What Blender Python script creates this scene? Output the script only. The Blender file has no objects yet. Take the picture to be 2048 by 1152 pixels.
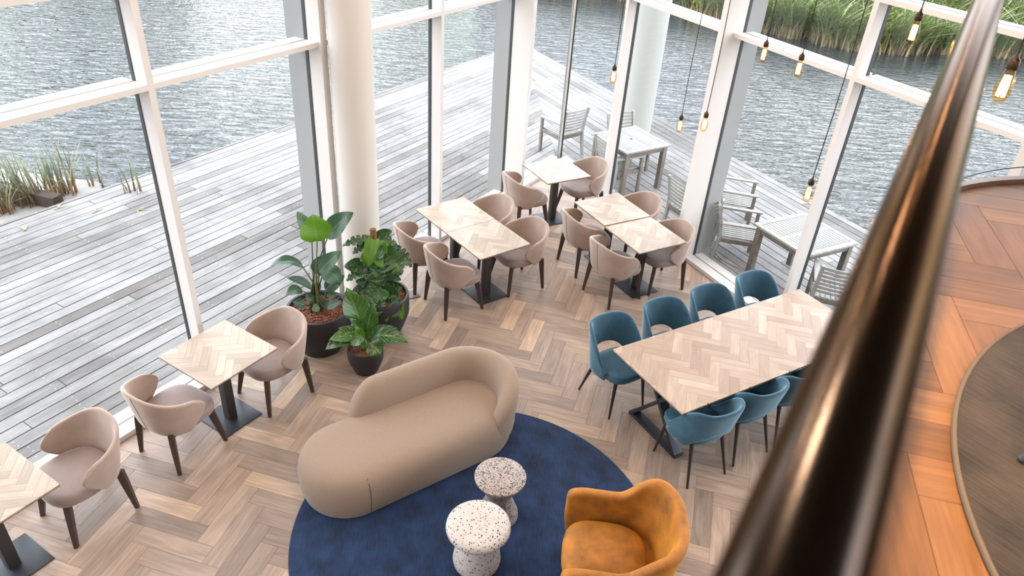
import bpy, bmesh, math, random
from mathutils import Vector, Matrix
rnd = random.Random(7)
sc = bpy.context.scene
col = sc.collection
PI = math.pi
def rad(a): return a*PI/180.0
def clamp(x, a=0.0, b=1.0): return max(a, min(b, x))
def sstep(a, b, x):
    t = clamp((x-a)/(b-a)); return t*t*(3-2*t)
def lerp(a, b, t): return a+(b-a)*t

# ------------------------------------------------------------------ camera, sky, exposure
FPX = 1463.8
CAM = Vector((0.0, 0.0, 4.788))
C_R = Vector((0.99720, 0.04018, 0.06305))
C_U = Vector((-0.07475, 0.53590, 0.84097))
C_F = Vector((0.0, 0.84331, -0.53742))
cd = bpy.data.cameras.new('camera'); camo = bpy.data.objects.new('camera', cd); col.objects.link(camo)
cd.sensor_width = 36.0; cd.lens = FPX*36.0/2048.0; cd.clip_start = 0.02; cd.clip_end = 400
camo.matrix_world = Matrix(((C_R.x, C_U.x, -C_F.x, CAM.x), (C_R.y, C_U.y, -C_F.y, CAM.y), (C_R.z, C_U.z, -C_F.z, CAM.z), (0, 0, 0, 1)))
cd.dof.use_dof = True; cd.dof.focus_distance = 6.6; cd.dof.aperture_fstop = 5.0
sc.camera = camo

SKY_STRENGTH = 6.2
world = bpy.data.worlds.new('overcast_sky'); sc.world = world; world.use_nodes = True
wn = world.node_tree; wn.nodes.clear()
wo = wn.nodes.new('ShaderNodeOutputWorld'); wb = wn.nodes.new('ShaderNodeBackground')
wt = wn.nodes.new('ShaderNodeTexCoord'); wno = wn.nodes.new('ShaderNodeTexNoise'); wr = wn.nodes.new('ShaderNodeValToRGB')
wno.inputs['Scale'].default_value = 2.2; wno.inputs['Detail'].default_value = 5
wr.color_ramp.elements[0].position = 0.30; wr.color_ramp.elements[0].color = (0.68, 0.74, 0.93, 1)
wr.color_ramp.elements[1].position = 0.62; wr.color_ramp.elements[1].color = (0.98, 0.985, 1.0, 1)
wn.links.new(wt.outputs['Generated'], wno.inputs['Vector']); wn.links.new(wno.outputs['Fac'], wr.inputs['Fac'])
wn.links.new(wr.outputs['Color'], wb.inputs['Color']); wb.inputs['Strength'].default_value = SKY_STRENGTH
wn.links.new(wb.outputs[0], wo.inputs[0])
vs = sc.view_settings
vs.view_transform = 'Standard'; vs.look = 'None'; vs.gamma = 1.0; vs.use_curve_mapping = False
vs.exposure = 0.06

# ------------------------------------------------------------------ photo geometry helpers
def ray(px, py):
    return C_R*((px-1024)/FPX) + C_U*((576-py)/FPX) + C_F
def at_y(px, py, Y):
    d = ray(px, py); return CAM + d*((Y-CAM.y)/d.y)
def at_d(px, py, D):
    return CAM + ray(px, py).normalized()*D
def project(p):
    q = Vector(p)-CAM; z = q.dot(C_F)
    if z < 0.02: return None
    return (1024+FPX*q.dot(C_R)/z, 576-FPX*q.dot(C_U)/z)

# ------------------------------------------------------------------ mesh helpers
class MB:
    def __init__(s): s.v = []; s.f = []; s.uv = {}; s.tone = None
    def add(s, vs, fs):
        o = len(s.v); s.v += [tuple(v) for v in vs]; s.f += [tuple(i+o for i in f) for f in fs]; return o
    def box(s, a, b, c=0.0, M=None):
        (x0, y0, z0), (x1, y1, z1) = a, b
        if c <= 0:
            v = [(x, y, z) for x in (x0, x1) for y in (y0, y1) for z in (z0, z1)]
            f = [(0, 1, 3, 2), (4, 6, 7, 5), (0, 4, 5, 1), (2, 3, 7, 6), (0, 2, 6, 4), (1, 5, 7, 3)]
        else:
            bm = bmesh.new(); bmesh.ops.create_cube(bm, size=1)
            for q in bm.verts: q.co = Vector(((x0+x1)/2+q.co.x*(x1-x0), (y0+y1)/2+q.co.y*(y1-y0), (z0+z1)/2+q.co.z*(z1-z0)))
            bmesh.ops.bevel(bm, geom=bm.edges[:], offset=c, segments=2, profile=0.6, affect='EDGES')
            bm.verts.index_update(); v = [tuple(q.co) for q in bm.verts]; f = [tuple(q.index for q in fc.verts) for fc in bm.faces]; bm.free()
        if M: v = [tuple(M @ Vector(q)) for q in v]
        s.add(v, f); return s
    def prism(s, poly, z0, z1, M=None):
        n = len(poly); v = [(x, y, z0) for x, y in poly]+[(x, y, z1) for x, y in poly]
        f = [tuple(range(n-1, -1, -1)), tuple(range(n, 2*n))]+[(i, (i+1) % n, n+(i+1) % n, n+i) for i in range(n)]
        if M: v = [tuple(M @ Vector(q)) for q in v]
        s.add(v, f); return s
    def tube(s, pts, r, seg=8, cap=True, flat=1.0):
        pts = [Vector(p) for p in pts]; n = len(pts)
        rs = r if isinstance(r, (list, tuple)) else [r]*n
        d0 = (pts[1]-pts[0]).normalized(); up = Vector((0, 0, 1)) if abs(d0.z) < 0.95 else Vector((1, 0, 0))
        a = d0.cross(up).normalized(); vs_, fs = [], []
        for i in range(n):
            d = (pts[min(i+1, n-1)]-pts[max(i-1, 0)]).normalized()
            a = (a-d*a.dot(d)).normalized(); b = d.cross(a)
            for k in range(seg):
                t = 2*PI*k/seg; vs_.append(tuple(pts[i]+a*(math.cos(t)*rs[i])+b*(math.sin(t)*rs[i]*flat)))
        for i in range(n-1):
            for k in range(seg):
                k2 = (k+1) % seg; fs.append((i*seg+k, i*seg+k2, (i+1)*seg+k2, (i+1)*seg+k))
        if cap: fs += [tuple(range(seg-1, -1, -1)), tuple((n-1)*seg+k for k in range(seg))]
        s.add(vs_, fs); return s
    def lathe(s, prof, seg=40, M=None, capb=True, capt=True):
        vs_, fs = [], []
        for r, z in prof:
            for k in range(seg):
                t = 2*PI*k/seg; vs_.append((r*math.cos(t), r*math.sin(t), z))
        for i in range(len(prof)-1):
            for k in range(seg):
                k2 = (k+1) % seg; fs.append((i*seg+k, i*seg+k2, (i+1)*seg+k2, (i+1)*seg+k))
        if capb: fs.append(tuple(range(seg-1, -1, -1)))
        if capt: fs.append(tuple((len(prof)-1)*seg+k for k in range(seg)))
        if M: vs_ = [tuple(M @ Vector(q)) for q in vs_]
        s.add(vs_, fs); return s
    def rings(s, rings, capb=True, capt=True):
        n = len(rings[0]); vs_ = [p for r in rings for p in r]; fs = []
        for i in range(len(rings)-1):
            for k in range(n):
                k2 = (k+1) % n; fs.append((i*n+k, i*n+k2, (i+1)*n+k2, (i+1)*n+k))
        if capb: fs.append(tuple(range(n-1, -1, -1)))
        if capt: fs.append(tuple((len(rings)-1)*n+k for k in range(n)))
        s.add(vs_, fs); return s
    def grid(s, fn, nu, nv, uvfn=None):
        o = len(s.v)
        for i in range(nu+1):
            for j in range(nv+1): s.v.append(tuple(fn(i/nu, j/nv)))
        for i in range(nu):
            for j in range(nv):
                a = o+i*(nv+1)+j; s.f.append((a, a+nv+1, a+nv+2, a+1))
                if uvfn: s.uv[len(s.f)-1] = [uvfn(i/nu, j/nv), uvfn((i+1)/nu, j/nv), uvfn((i+1)/nu, (j+1)/nv), uvfn(i/nu, (j+1)/nv)]
        return s
    def mesh(s, name, mat, smooth=30):
        me = bpy.data.meshes.new(name); me.from_pydata(s.v, [], s.f); me.update()
        if s.uv:
            l = me.uv_layers.new(name='UVMap')
            for p in me.polygons:
                u = s.uv.get(p.index)
                if u:
                    for k, li in enumerate(p.loop_indices): l.data[li].uv = u[k]
        if s.tone is not None:
            at = me.attributes.new('tone', 'FLOAT', 'FACE')
            for i, t in enumerate(s.tone): at.data[i].value = t
        if smooth:
            me.polygons.foreach_set('use_smooth', [True]*len(me.polygons))
            if smooth < 180: me.set_sharp_from_angle(angle=rad(smooth))
        if mat: me.materials.append(mat)
        return me
    def obj(s, name, mat, parent=None, smooth=30, loc=None, rotz=None):
        return put(name, s.mesh(name, mat, smooth), parent, loc, rotz)
def put(name, me, parent=None, loc=None, rotz=None):
    o = bpy.data.objects.new(name, me); col.objects.link(o)
    if parent: o.parent = parent
    if loc: o.location = loc
    if rotz: o.rotation_euler = (0, 0, rotz)
    return o
def empty(name, loc=(0, 0, 0), rotz=0.0):
    o = bpy.data.objects.new(name, None); col.objects.link(o); o.location = loc; o.rotation_euler = (0, 0, rotz); o.empty_display_size = 0.1; return o
def tag(o, label=None, cat=None, group=None, kind=None):
    if label: o['label'] = label
    if cat: o['category'] = cat
    if group: o['group'] = group
    if kind: o['kind'] = kind
    return o
def copy_tree(o, parent=None):
    c = o.copy(); col.objects.link(c); c.parent = parent
    for ch in list(o.children): copy_tree(ch, c)
    return c
def bake(o):
    dg = bpy.context.evaluated_depsgraph_get()
    me = bpy.data.meshes.new_from_object(o.evaluated_get(dg)); o.modifiers.clear(); o.data = me; return o
def subsurf(o, lv=2, solid=None, off=0.0):
    if solid:
        m = o.modifiers.new('s', 'SOLIDIFY'); m.thickness = solid; m.offset = off
    m = o.modifiers.new('b', 'SUBSURF'); m.levels = lv; m.render_levels = lv
    bpy.context.view_layer.update(); return bake(o)
def rotz_m(a, t=(0, 0, 0)): return Matrix.Translation(t) @ Matrix.Rotation(a, 4, 'Z')

# ------------------------------------------------------------------ materials
def newmat(name):
    m = bpy.data.materials.new(name); m.use_nodes = True; nt = m.node_tree
    return m, nt, nt.nodes['Principled BSDF']
def N(nt, t, **kw):
    n = nt.nodes.new(t)
    for k, v in kw.items():
        if k in ('operation', 'blend_type', 'data_type', 'feature', 'wave_type', 'bands_direction', 'attribute_name', 'noise_dimensions', 'voronoi_dimensions', 'distance', 'use_clamp', 'layer_name'): setattr(n, k, v)
        else: n.inputs[k].default_value = v
    return n
def ramp(nt, stops):
    r = nt.nodes.new('ShaderNodeValToRGB'); e = r.color_ramp.elements
    while len(e) < len(stops): e.new(0.5)
    for i, (p, c) in enumerate(stops): e[i].position = p; e[i].color = (*c, 1) if len(c) == 3 else c
    return r
def plain(name, c, rough=0.5, metal=0.0, sheen=0.0, coat=0.0, spec=0.5, noise=0.0, nscale=30.0, bump=0.0, bscale=200.0, sheen_tint=None):
    m, nt, b = newmat(name); L = nt.links.new
    b.inputs['Base Color'].default_value = (*c, 1); b.inputs['Roughness'].default_value = rough; b.inputs['Metallic'].default_value = metal
    b.inputs['Specular IOR Level'].default_value = spec
    if sheen: b.inputs['Sheen Weight'].default_value = sheen; b.inputs['Sheen Roughness'].default_value = 0.4
    if sheen_tint: b.inputs['Sheen Tint'].default_value = (*sheen_tint, 1)
    if coat: b.inputs['Coat Weight'].default_value = coat
    if noise or bump: tc = N(nt, 'ShaderNodeTexCoord')
    if noise:
        n = N(nt, 'ShaderNodeTexNoise', Scale=nscale, Detail=6.0, Roughness=0.6); L(tc.outputs['Object'], n.inputs['Vector'])
        r = ramp(nt, [(0.3, tuple(x*(1-noise) for x in c)), (0.7, tuple(min(1, x*(1+noise)) for x in c))]); L(n.outputs['Fac'], r.inputs['Fac']); L(r.outputs['Color'], b.inputs['Base Color'])
    if bump:
        n2 = N(nt, 'ShaderNodeTexNoise', Scale=bscale, Detail=3.0); L(tc.outputs['Object'], n2.inputs['Vector'])
        bp = N(nt, 'ShaderNodeBump', Strength=bump, Distance=0.002); L(n2.outputs['Fac'], bp.inputs['Height']); L(bp.outputs['Normal'], b.inputs['Normal'])
    return m
def wood(name, stops, grain=0.35, rough=0.45, spec=0.4, su=2.5, sv=45.0, bump=0.15, ridges=0.0, stain=0.0):
    # colour of a board picked by a random number per object (or per-face tone in joined fields), grain along u
    m, nt, b = newmat(name); L = nt.links.new
    oi = N(nt, 'ShaderNodeObjectInfo'); at = N(nt, 'ShaderNodeAttribute', attribute_name='tone')
    ad = N(nt, 'ShaderNodeMath', operation='ADD'); L(oi.outputs['Random'], ad.inputs[0]); L(at.outputs['Fac'], ad.inputs[1])
    fr = N(nt, 'ShaderNodeMath', operation='FRACT'); L(ad.outputs[0], fr.inputs[0])
    uv = N(nt, 'ShaderNodeUVMap'); sh = N(nt, 'ShaderNodeMath', operation='MULTIPLY'); sh.inputs[1].default_value = 37.0; L(fr.outputs[0], sh.inputs[0])
    cb = N(nt, 'ShaderNodeCombineXYZ'); L(sh.outputs[0], cb.inputs[0]); L(sh.outputs[0], cb.inputs[1])
    va = N(nt, 'ShaderNodeVectorMath', operation='ADD'); L(uv.outputs['UV'], va.inputs[0]); L(cb.outputs[0], va.inputs[1])
    mp = N(nt, 'ShaderNodeMapping'); mp.inputs['Scale'].default_value = (su, sv, 1); L(va.outputs[0], mp.inputs['Vector'])
    n1 = N(nt, 'ShaderNodeTexNoise', Scale=1.0, Detail=6.0, Roughness=0.65, Distortion=0.6); L(mp.outputs[0], n1.inputs['Vector'])
    mp2 = N(nt, 'ShaderNodeMapping'); mp2.inputs['Scale'].default_value = (1.6, 7.0, 1); L(va.outputs[0], mp2.inputs['Vector'])
    n2 = N(nt, 'ShaderNodeTexNoise', Scale=1.0, Detail=3.0, Distortion=1.5); L(mp2.outputs[0], n2.inputs['Vector'])
    rp = ramp(nt, stops); L(fr.outputs[0], rp.inputs['Fac'])
    g = ramp(nt, [(0.30, (1-grain,)*3), (0.72, (1+grain*0.45,)*3)]); L(n1.outputs['Fac'], g.inputs['Fac'])
    mx = N(nt, 'ShaderNodeMix', data_type='RGBA', blend_type='MULTIPLY'); mx.inputs[0].default_value = 1.0; L(rp.outputs['Color'], mx.inputs[6]); L(g.outputs['Color'], mx.inputs[7])
    g2 = ramp(nt, [(0.32, (1-grain*0.7,)*3), (0.68, (1+grain*0.3,)*3)]); L(n2.outputs['Fac'], g2.inputs['Fac'])
    mx2 = N(nt, 'ShaderNodeMix', data_type='RGBA', blend_type='MULTIPLY'); mx2.inputs[0].default_value = 1.0; L(mx.outputs[2], mx2.inputs[6]); L(g2.outputs['Color'], mx2.inputs[7])
    last = mx2.outputs[2]
    if stain:
        tc = N(nt, 'ShaderNodeNewGeometry'); ns = N(nt, 'ShaderNodeTexNoise', Scale=0.55, Detail=5.0, Roughness=0.6); L(tc.outputs['Position'], ns.inputs['Vector'])
        rs = ramp(nt, [(0.36, (1-stain, 1-stain*1.02, 1-stain*1.05)), (0.56, (1, 1, 1))]); L(ns.outputs['Fac'], rs.inputs['Fac'])
        mx3 = N(nt, 'ShaderNodeMix', data_type='RGBA', blend_type='MULTIPLY'); mx3.inputs[0].default_value = 1.0; L(last, mx3.inputs[6]); L(rs.outputs['Color'], mx3.inputs[7]); last = mx3.outputs[2]
    L(last, b.inputs['Base Color']); b.inputs['Roughness'].default_value = rough; b.inputs['Specular IOR Level'].default_value = spec
    bp = N(nt, 'ShaderNodeBump', Strength=bump, Distance=0.002); L(n1.outputs['Fac'], bp.inputs['Height'])
    if ridges:
        sp = N(nt, 'ShaderNodeSeparateXYZ'); L(uv.outputs['UV'], sp.inputs[0])
        ml = N(nt, 'ShaderNodeMath', operation='MULTIPLY'); ml.inputs[1].default_value = ridges*2*PI; L(sp.outputs['Y'], ml.inputs[0])
        sn = N(nt, 'ShaderNodeMath', operation='SINE'); L(ml.outputs[0], sn.inputs[0])
        bp2 = N(nt, 'ShaderNodeBump', Strength=0.8, Distance=0.004); L(sn.outputs[0], bp2.inputs['Height']); L(bp.outputs['Normal'], bp2.inputs['Normal']); L(bp2.outputs['Normal'], b.inputs['Normal'])
        rg = ramp(nt, [(0.1, (0.78,)*3), (0.6, (1.10,)*3)]); mr = N(nt, 'ShaderNodeMapRange'); mr.inputs[1].default_value = -1; L(sn.outputs[0], mr.inputs[0]); L(mr.outputs[0], rg.inputs['Fac'])
        mx4 = N(nt, 'ShaderNodeMix', data_type='RGBA', blend_type='MULTIPLY'); mx4.inputs[0].default_value = 1.0; L(last, mx4.inputs[6]); L(rg.outputs['Color'], mx4.inputs[7]); L(mx4.outputs[2], b.inputs['Base Color'])
    else: L(bp.outputs['Normal'], b.inputs['Normal'])
    return m
def glass_mat(name, tint=(0.97, 0.985, 0.98), ior=1.38):
    m, nt, b = newmat(name); L = nt.links.new; nt.nodes.remove(b); out = nt.nodes['Material Output']
    t = N(nt, 'ShaderNodeBsdfTransparent'); t.inputs[0].default_value = (*tint, 1)
    g = N(nt, 'ShaderNodeBsdfGlossy'); g.inputs['Roughness'].default_value = 0.0
    f = N(nt, 'ShaderNodeFresnel', IOR=ior); mx = N(nt, 'ShaderNodeMixShader')
    ge_ = N(nt, 'ShaderNodeNewGeometry'); iv = N(nt, 'ShaderNodeMath', operation='SUBTRACT'); iv.inputs[0].default_value = 1.0; L(ge_.outputs['Backfacing'], iv.inputs[1])
    ml = N(nt, 'ShaderNodeMath', operation='MULTIPLY'); L(f.outputs[0], ml.inputs[0]); L(iv.outputs[0], ml.inputs[1])   # each pane reflects at the face it is entered by
    L(ml.outputs[0], mx.inputs[0]); L(t.outputs[0], mx.inputs[1]); L(g.outputs[0], mx.inputs[2]); L(mx.outputs[0], out.inputs[0]); return m
def emit(name, c, s):
    m, nt, b = newmat(name); b.inputs['Base Color'].default_value = (*c, 1); b.inputs['Emission Color'].default_value = (*c, 1); b.inputs['Emission Strength'].default_value = s; return m

M = {}
M['floor'] = wood('oak_floor', [(0.0, (0.232, 0.174, 0.140)), (0.35, (0.310, 0.226, 0.175)), (0.70, (0.362, 0.265, 0.204)), (0.88, (0.41, 0.302, 0.228)), (1.0, (0.50, 0.355, 0.245))], grain=0.30, rough=0.42)
M['joint'] = plain('floor_joint', (0.10, 0.075, 0.06), 0.9)
M['mezz'] = wood('mezzanine_oak', [(0.0, (0.110, 0.052, 0.022)), (0.5, (0.158, 0.076, 0.033)), (1.0, (0.21, 0.104, 0.046))], grain=0.28, rough=0.5)
M['nosing'] = plain('nosing_wood', (0.11, 0.055, 0.032), 0.4, noise=0.2)
M['top'] = wood('table_oak', [(0.0, (0.305, 0.242, 0.185)), (0.4, (0.345, 0.278, 0.216)), (0.8, (0.385, 0.313, 0.246)), (1.0, (0.44, 0.366, 0.294))], grain=0.16, rough=0.4, su=4.0, sv=90.0, bump=0.05)
M['top2'] = wood('long_table_oak', [(0.0, (0.32, 0.225, 0.162)), (0.4, (0.37, 0.267, 0.198)), (0.8, (0.41, 0.302, 0.228)), (1.0, (0.47, 0.36, 0.28))], grain=0.18, rough=0.4, su=4.0, sv=80.0, bump=0.05)
M['top_edge'] = plain('table_edge', (0.075, 0.05, 0.038), 0.5)
M['deck'] = wood('weathered_deck', [(0.0, (0.20, 0.185, 0.175)), (0.35, (0.285, 0.276, 0.272)), (0.7, (0.345, 0.338, 0.337)), (1.0, (0.40, 0.396, 0.396))], grain=0.24, rough=0.6, spec=0.25, su=1.2, sv=26.0, ridges=72.0, stain=0.40)
M['deck_dark'] = plain('deck_void', (0.02, 0.019, 0.018), 0.9)
M['screw'] = plain('steel_screw', (0.7, 0.7, 0.7), 0.35, metal=1.0)
M['white'] = plain('white_frame', (0.60, 0.575, 0.555), 0.42)
M['ceiling'] = plain('dark_brown_ceiling', (0.085, 0.060, 0.045), 0.7)
M['wall'] = plain('warm_grey_wall', (0.40, 0.36, 0.33), 0.7)
M['column'] = plain('column_paint', (0.56, 0.53, 0.49), 0.5, bump=0.08, bscale=120)
M['gasket'] = plain('rubber_gasket', (0.025, 0.028, 0.03), 0.5)
M['alu'] = plain('aluminium_outer_post', (0.25, 0.25, 0.245), 0.45)
M['column_out'] = plain('outer_column_paint', (0.36, 0.36, 0.33), 0.45)
M['steel_post'] = plain('steel_bead', (0.62, 0.61, 0.56), 0.4, metal=0.4)
M['glass'] = glass_mat('window_glass')
M['dark_metal'] = plain('black_steel', (0.028, 0.032, 0.040), 0.42, metal=0.3, noise=0.08, nscale=60)
M['pedestal'] = plain('pedestal_brown_black', (0.030, 0.025, 0.023), 0.45)
M['leg'] = plain('dark_walnut_leg', (0.045, 0.028, 0.022), 0.45, noise=0.25, nscale=18)
M['legb'] = plain('black_wood_leg', (0.020, 0.014, 0.012), 0.42)
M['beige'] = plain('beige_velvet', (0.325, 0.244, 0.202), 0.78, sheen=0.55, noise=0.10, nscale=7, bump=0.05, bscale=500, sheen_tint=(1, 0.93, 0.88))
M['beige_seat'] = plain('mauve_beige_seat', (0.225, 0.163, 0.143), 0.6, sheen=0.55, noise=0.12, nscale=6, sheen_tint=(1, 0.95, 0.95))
M['teal'] = plain('teal_velvet', (0.019, 0.074, 0.118), 0.75, sheen=0.8, noise=0.30, nscale=8, sheen_tint=(0.55, 0.85, 1.0))
M['brass'] = plain('brass', (0.75, 0.52, 0.22), 0.25, metal=1.0)
M['sofa'] = plain('sofa_wool', (0.245, 0.180, 0.134), 0.9, sheen=0.15, noise=0.13, nscale=160, bump=0.25, bscale=420)
M['mustard'] = plain('mustard_velvet', (0.30, 0.105, 0.006), 0.7, sheen=0.55, noise=0.42, nscale=6.5, sheen_tint=(1.0, 0.55, 0.06))
M['pot'] = plain('anthracite_pot', (0.016, 0.0165, 0.019), 0.55, bump=0.1, bscale=300)
M['pebble'] = plain('clay_pebble', (0.21, 0.082, 0.045), 0.85, noise=0.5, nscale=45)
M['coir'] = plain('coir_pole', (0.15, 0.075, 0.03), 0.95, noise=0.5, nscale=60, bump=1.0, bscale=90)
M['stem'] = plain('green_stem', (0.075, 0.10, 0.03), 0.5)
M['stem_dark'] = plain('dark_stem', (0.05, 0.055, 0.025), 0.5)
M['rail'] = plain('bronze_handrail', (0.098, 0.078, 0.066), 0.20, metal=1.0)
M['rail'].node_tree.nodes['Principled BSDF'].inputs['Specular Tint'].default_value = (0.46, 0.385, 0.34, 1)
M['wire'] = plain('dark_wire', (0.02, 0.02, 0.02), 0.5)
M['cord'] = plain('black_textile_cord', (0.010, 0.010, 0.010), 0.8)
M['socket'] = plain('bronze_socket', (0.045, 0.022, 0.013), 0.4, metal=0.6)
M['bulb'] = glass_mat('amber_bulb', (1.0, 0.80, 0.52), 1.35)
M['filament'] = emit('glowing_filament', (1.0, 0.46, 0.12), 26.0)
M['teak'] = plain('weathered_teak', (0.28, 0.272, 0.258), 0.7, noise=0.2, nscale=22)
M['teak_leg'] = plain('weathered_teak_leg', (0.15, 0.128, 0.106), 0.7, noise=0.3, nscale=14)
M['timber'] = plain('old_timber', (0.035, 0.02, 0.013), 0.8, noise=0.4, nscale=9)
M['pale_bank'] = plain('pale_bank_edge', (0.21, 0.20, 0.19), 0.8, noise=0.12, nscale=6)
M['cable'] = plain('white_cable', (0.35, 0.36, 0.36), 0.5)
M['litter'] = plain('fallen_leaf', (0.20, 0.19, 0.10), 0.7, noise=0.35, nscale=12)
M['hatch'] = plain('steel_floor_box', (0.16, 0.17, 0.18), 0.35, metal=0.8)

def leaf_mat(name, dark, light, vein, rough=0.35, nv=11.0, slope=0.55, vstr=0.6, trans=0.12):
    m, nt, b = newmat(name); L = nt.links.new
    uv = N(nt, 'ShaderNodeUVMap'); sp = N(nt, 'ShaderNodeSeparateXYZ'); L(uv.outputs['UV'], sp.inputs[0])
    ab = N(nt, 'ShaderNodeMath', operation='ABSOLUTE'); L(sp.outputs['Y'], ab.inputs[0])
    sl = N(nt, 'ShaderNodeMath', operation='MULTIPLY'); sl.inputs[1].default_value = -slope*0.35; L(ab.outputs[0], sl.inputs[0])
    su = N(nt, 'ShaderNodeMath', operation='ADD'); L(sp.outputs['X'], su.inputs[0]); L(sl.outputs[0], su.inputs[1])
    ml = N(nt, 'ShaderNodeMath', operation='MULTIPLY'); ml.inputs[1].default_value = nv*2*PI; L(su.outputs[0], ml.inputs[0])
    cs = N(nt, 'ShaderNodeMath', operation='COSINE'); L(ml.outputs[0], cs.inputs[0])
    rv = ramp(nt, [(0.80, (0, 0, 0)), (0.99, (1, 1, 1))]); mr = N(nt, 'ShaderNodeMapRange'); mr.inputs[1].default_value = -1; L(cs.outputs[0], mr.inputs[0]); L(mr.outputs[0], rv.inputs['Fac'])
    rm = ramp(nt, [(0.03, (1, 1, 1)), (0.09, (0, 0, 0))]); L(ab.outputs[0], rm.inputs['Fac'])
    mxv = N(nt, 'ShaderNodeMath', operation='MULTIPLY'); mxv.inputs[1].default_value = vstr; L(rv.outputs['Color'], mxv.inputs[0])
    mm = N(nt, 'ShaderNodeMath', operation='MAXIMUM'); L(mxv.outputs[0], mm.inputs[0]); L(rm.outputs['Color'], mm.inputs[1])
    oi = N(nt, 'ShaderNodeObjectInfo'); rc = ramp(nt, [(0.0, dark), (1.0, light)]); L(oi.outputs['Random'], rc.inputs['Fac'])
    mx = N(nt, 'ShaderNodeMix', data_type='RGBA'); L(mm.outputs[0], mx.inputs[0]); L(rc.outputs['Color'], mx.inputs[6]); mx.inputs[7].default_value = (*vein, 1)
    L(mx.outputs[2], b.inputs['Base Color']); b.inputs['Roughness'].default_value = rough
    bp = N(nt, 'ShaderNodeBump', Strength=0.25, Distance=0.004); L(mr.outputs[0], bp.inputs['Height']); L(bp.outputs['Normal'], b.inputs['Normal'])
    out = nt.nodes['Material Output']; tl = N(nt, 'ShaderNodeBsdfTranslucent'); L(mx.outputs[2], tl.inputs['Color']); ms = N(nt, 'ShaderNodeMixShader'); ms.inputs[0].default_value = trans
    L(b.outputs[0], ms.inputs[1]); L(tl.outputs[0], ms.inputs[2]); L(ms.outputs[0], out.inputs[0])
    return m
M['leaf_st'] = leaf_mat('strelitzia_leaf', (0.022, 0.062, 0.034), (0.048, 0.110, 0.060), (0.10, 0.17, 0.095), 0.33, 15, 0.6, 0.35, 0.15)
M['leaf_bright'] = leaf_mat('young_bright_leaf', (0.060, 0.165, 0.008), (0.085, 0.21, 0.012), (0.12, 0.24, 0.03), 0.4, 13, 0.6, 0.3, 0.3)
M['leaf_mo'] = leaf_mat('monstera_leaf', (0.012, 0.046, 0.012), (0.030, 0.090, 0.020), (0.055, 0.125, 0.035), 0.28, 6, 0.9, 0.4, 0.08)
M['leaf_ph'] = leaf_mat('glossy_lance_leaf', (0.014, 0.048, 0.010), (0.040, 0.110, 0.016), (0.10, 0.19, 0.05), 0.20, 7, 1.0, 0.45, 0.06)

def fabric_streak(name, c0, c1, su, sv, rough=0.9, sheen=0.4):
    m, nt, b = newmat(name); L = nt.links.new
    tc = N(nt, 'ShaderNodeTexCoord'); mp = N(nt, 'ShaderNodeMapping'); mp.inputs['Scale'].default_value = (su, sv, 1); L(tc.outputs['Object'], mp.inputs['Vector'])
    n = N(nt, 'ShaderNodeTexNoise', Scale=1.0, Detail=5.0, Roughness=0.7); L(mp.outputs[0], n.inputs['Vector'])
    n2 = N(nt, 'ShaderNodeTexNoise', Scale=5.0, Detail=4.0); L(tc.outputs['Object'], n2.inputs['Vector'])
    ad = N(nt, 'ShaderNodeMath', operation='ADD'); L(n.outputs['Fac'], ad.inputs[0]); L(n2.outputs['Fac'], ad.inputs[1])
    dv = N(nt, 'ShaderNodeMath', operation='MULTIPLY'); dv.inputs[1].default_value = 0.5; L(ad.outputs[0], dv.inputs[0])
    r = ramp(nt, [(0.36, c0), (0.66, c1)]); L(dv.outputs[0], r.inputs['Fac']); L(r.outputs['Color'], b.inputs['Base Color'])
    b.inputs['Roughness'].default_value = rough; b.inputs['Sheen Weight'].default_value = sheen; b.inputs['Specular IOR Level'].default_value = 0.2
    bp = N(nt, 'ShaderNodeBump', Strength=0.6, Distance=0.004); L(n.outputs['Fac'], bp.inputs['Height']); L(bp.outputs['Normal'], b.inputs['Normal'])
    return m
M['rug'] = fabric_streak('navy_rug', (0.0025, 0.006, 0.020), (0.014, 0.040, 0.115), 130, 9, sheen=0.18)
M['rug2'] = fabric_streak('taupe_rug', (0.008, 0.0062, 0.0052), (0.052, 0.041, 0.034), 9, 150, sheen=0.12)
M['rug_edge'] = plain('rug_binding', (0.10, 0.082, 0.07), 0.9)
def terrazzo(name, base, chips, sc1, thr):
    m, nt, b = newmat(name); L = nt.links.new
    tc = N(nt, 'ShaderNodeTexCoord'); last = None
    rgb = N(nt, 'ShaderNodeTexNoise', Scale=14.0, Detail=3.0); L(tc.outputs['Object'], rgb.inputs['Vector'])
    rb = ramp(nt, [(0.3, tuple(x*0.92 for x in base)), (0.7, base)]); L(rgb.outputs['Fac'], rb.inputs['Fac']); last = rb.outputs['Color']
    for s_, t_, cc in zip(sc1, thr, chips):
        v = N(nt, 'ShaderNodeTexVoronoi', Scale=s_); L(tc.outputs['Object'], v.inputs['Vector'])
        sp = N(nt, 'ShaderNodeSeparateColor'); L(v.outputs['Color'], sp.inputs[0])
        ml = N(nt, 'ShaderNodeMath', operation='MULTIPLY'); ml.inputs[1].default_value = t_; L(sp.outputs[0], ml.inputs[0])
        ls = N(nt, 'ShaderNodeMath', operation='LESS_THAN'); L(v.outputs['Distance'], ls.inputs[0]); L(ml.outputs[0], ls.inputs[1])
        rc = ramp(nt, cc); L(sp.outputs[1], rc.inputs['Fac'])
        mx = N(nt, 'ShaderNodeMix', data_type='RGBA'); L(ls.outputs[0], mx.inputs[0]); L(last, mx.inputs[6]); L(rc.outputs['Color'], mx.inputs[7]); last = mx.outputs[2]
    L(last, b.inputs['Base Color']); b.inputs['Roughness'].default_value = 0.5
    return m
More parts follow.
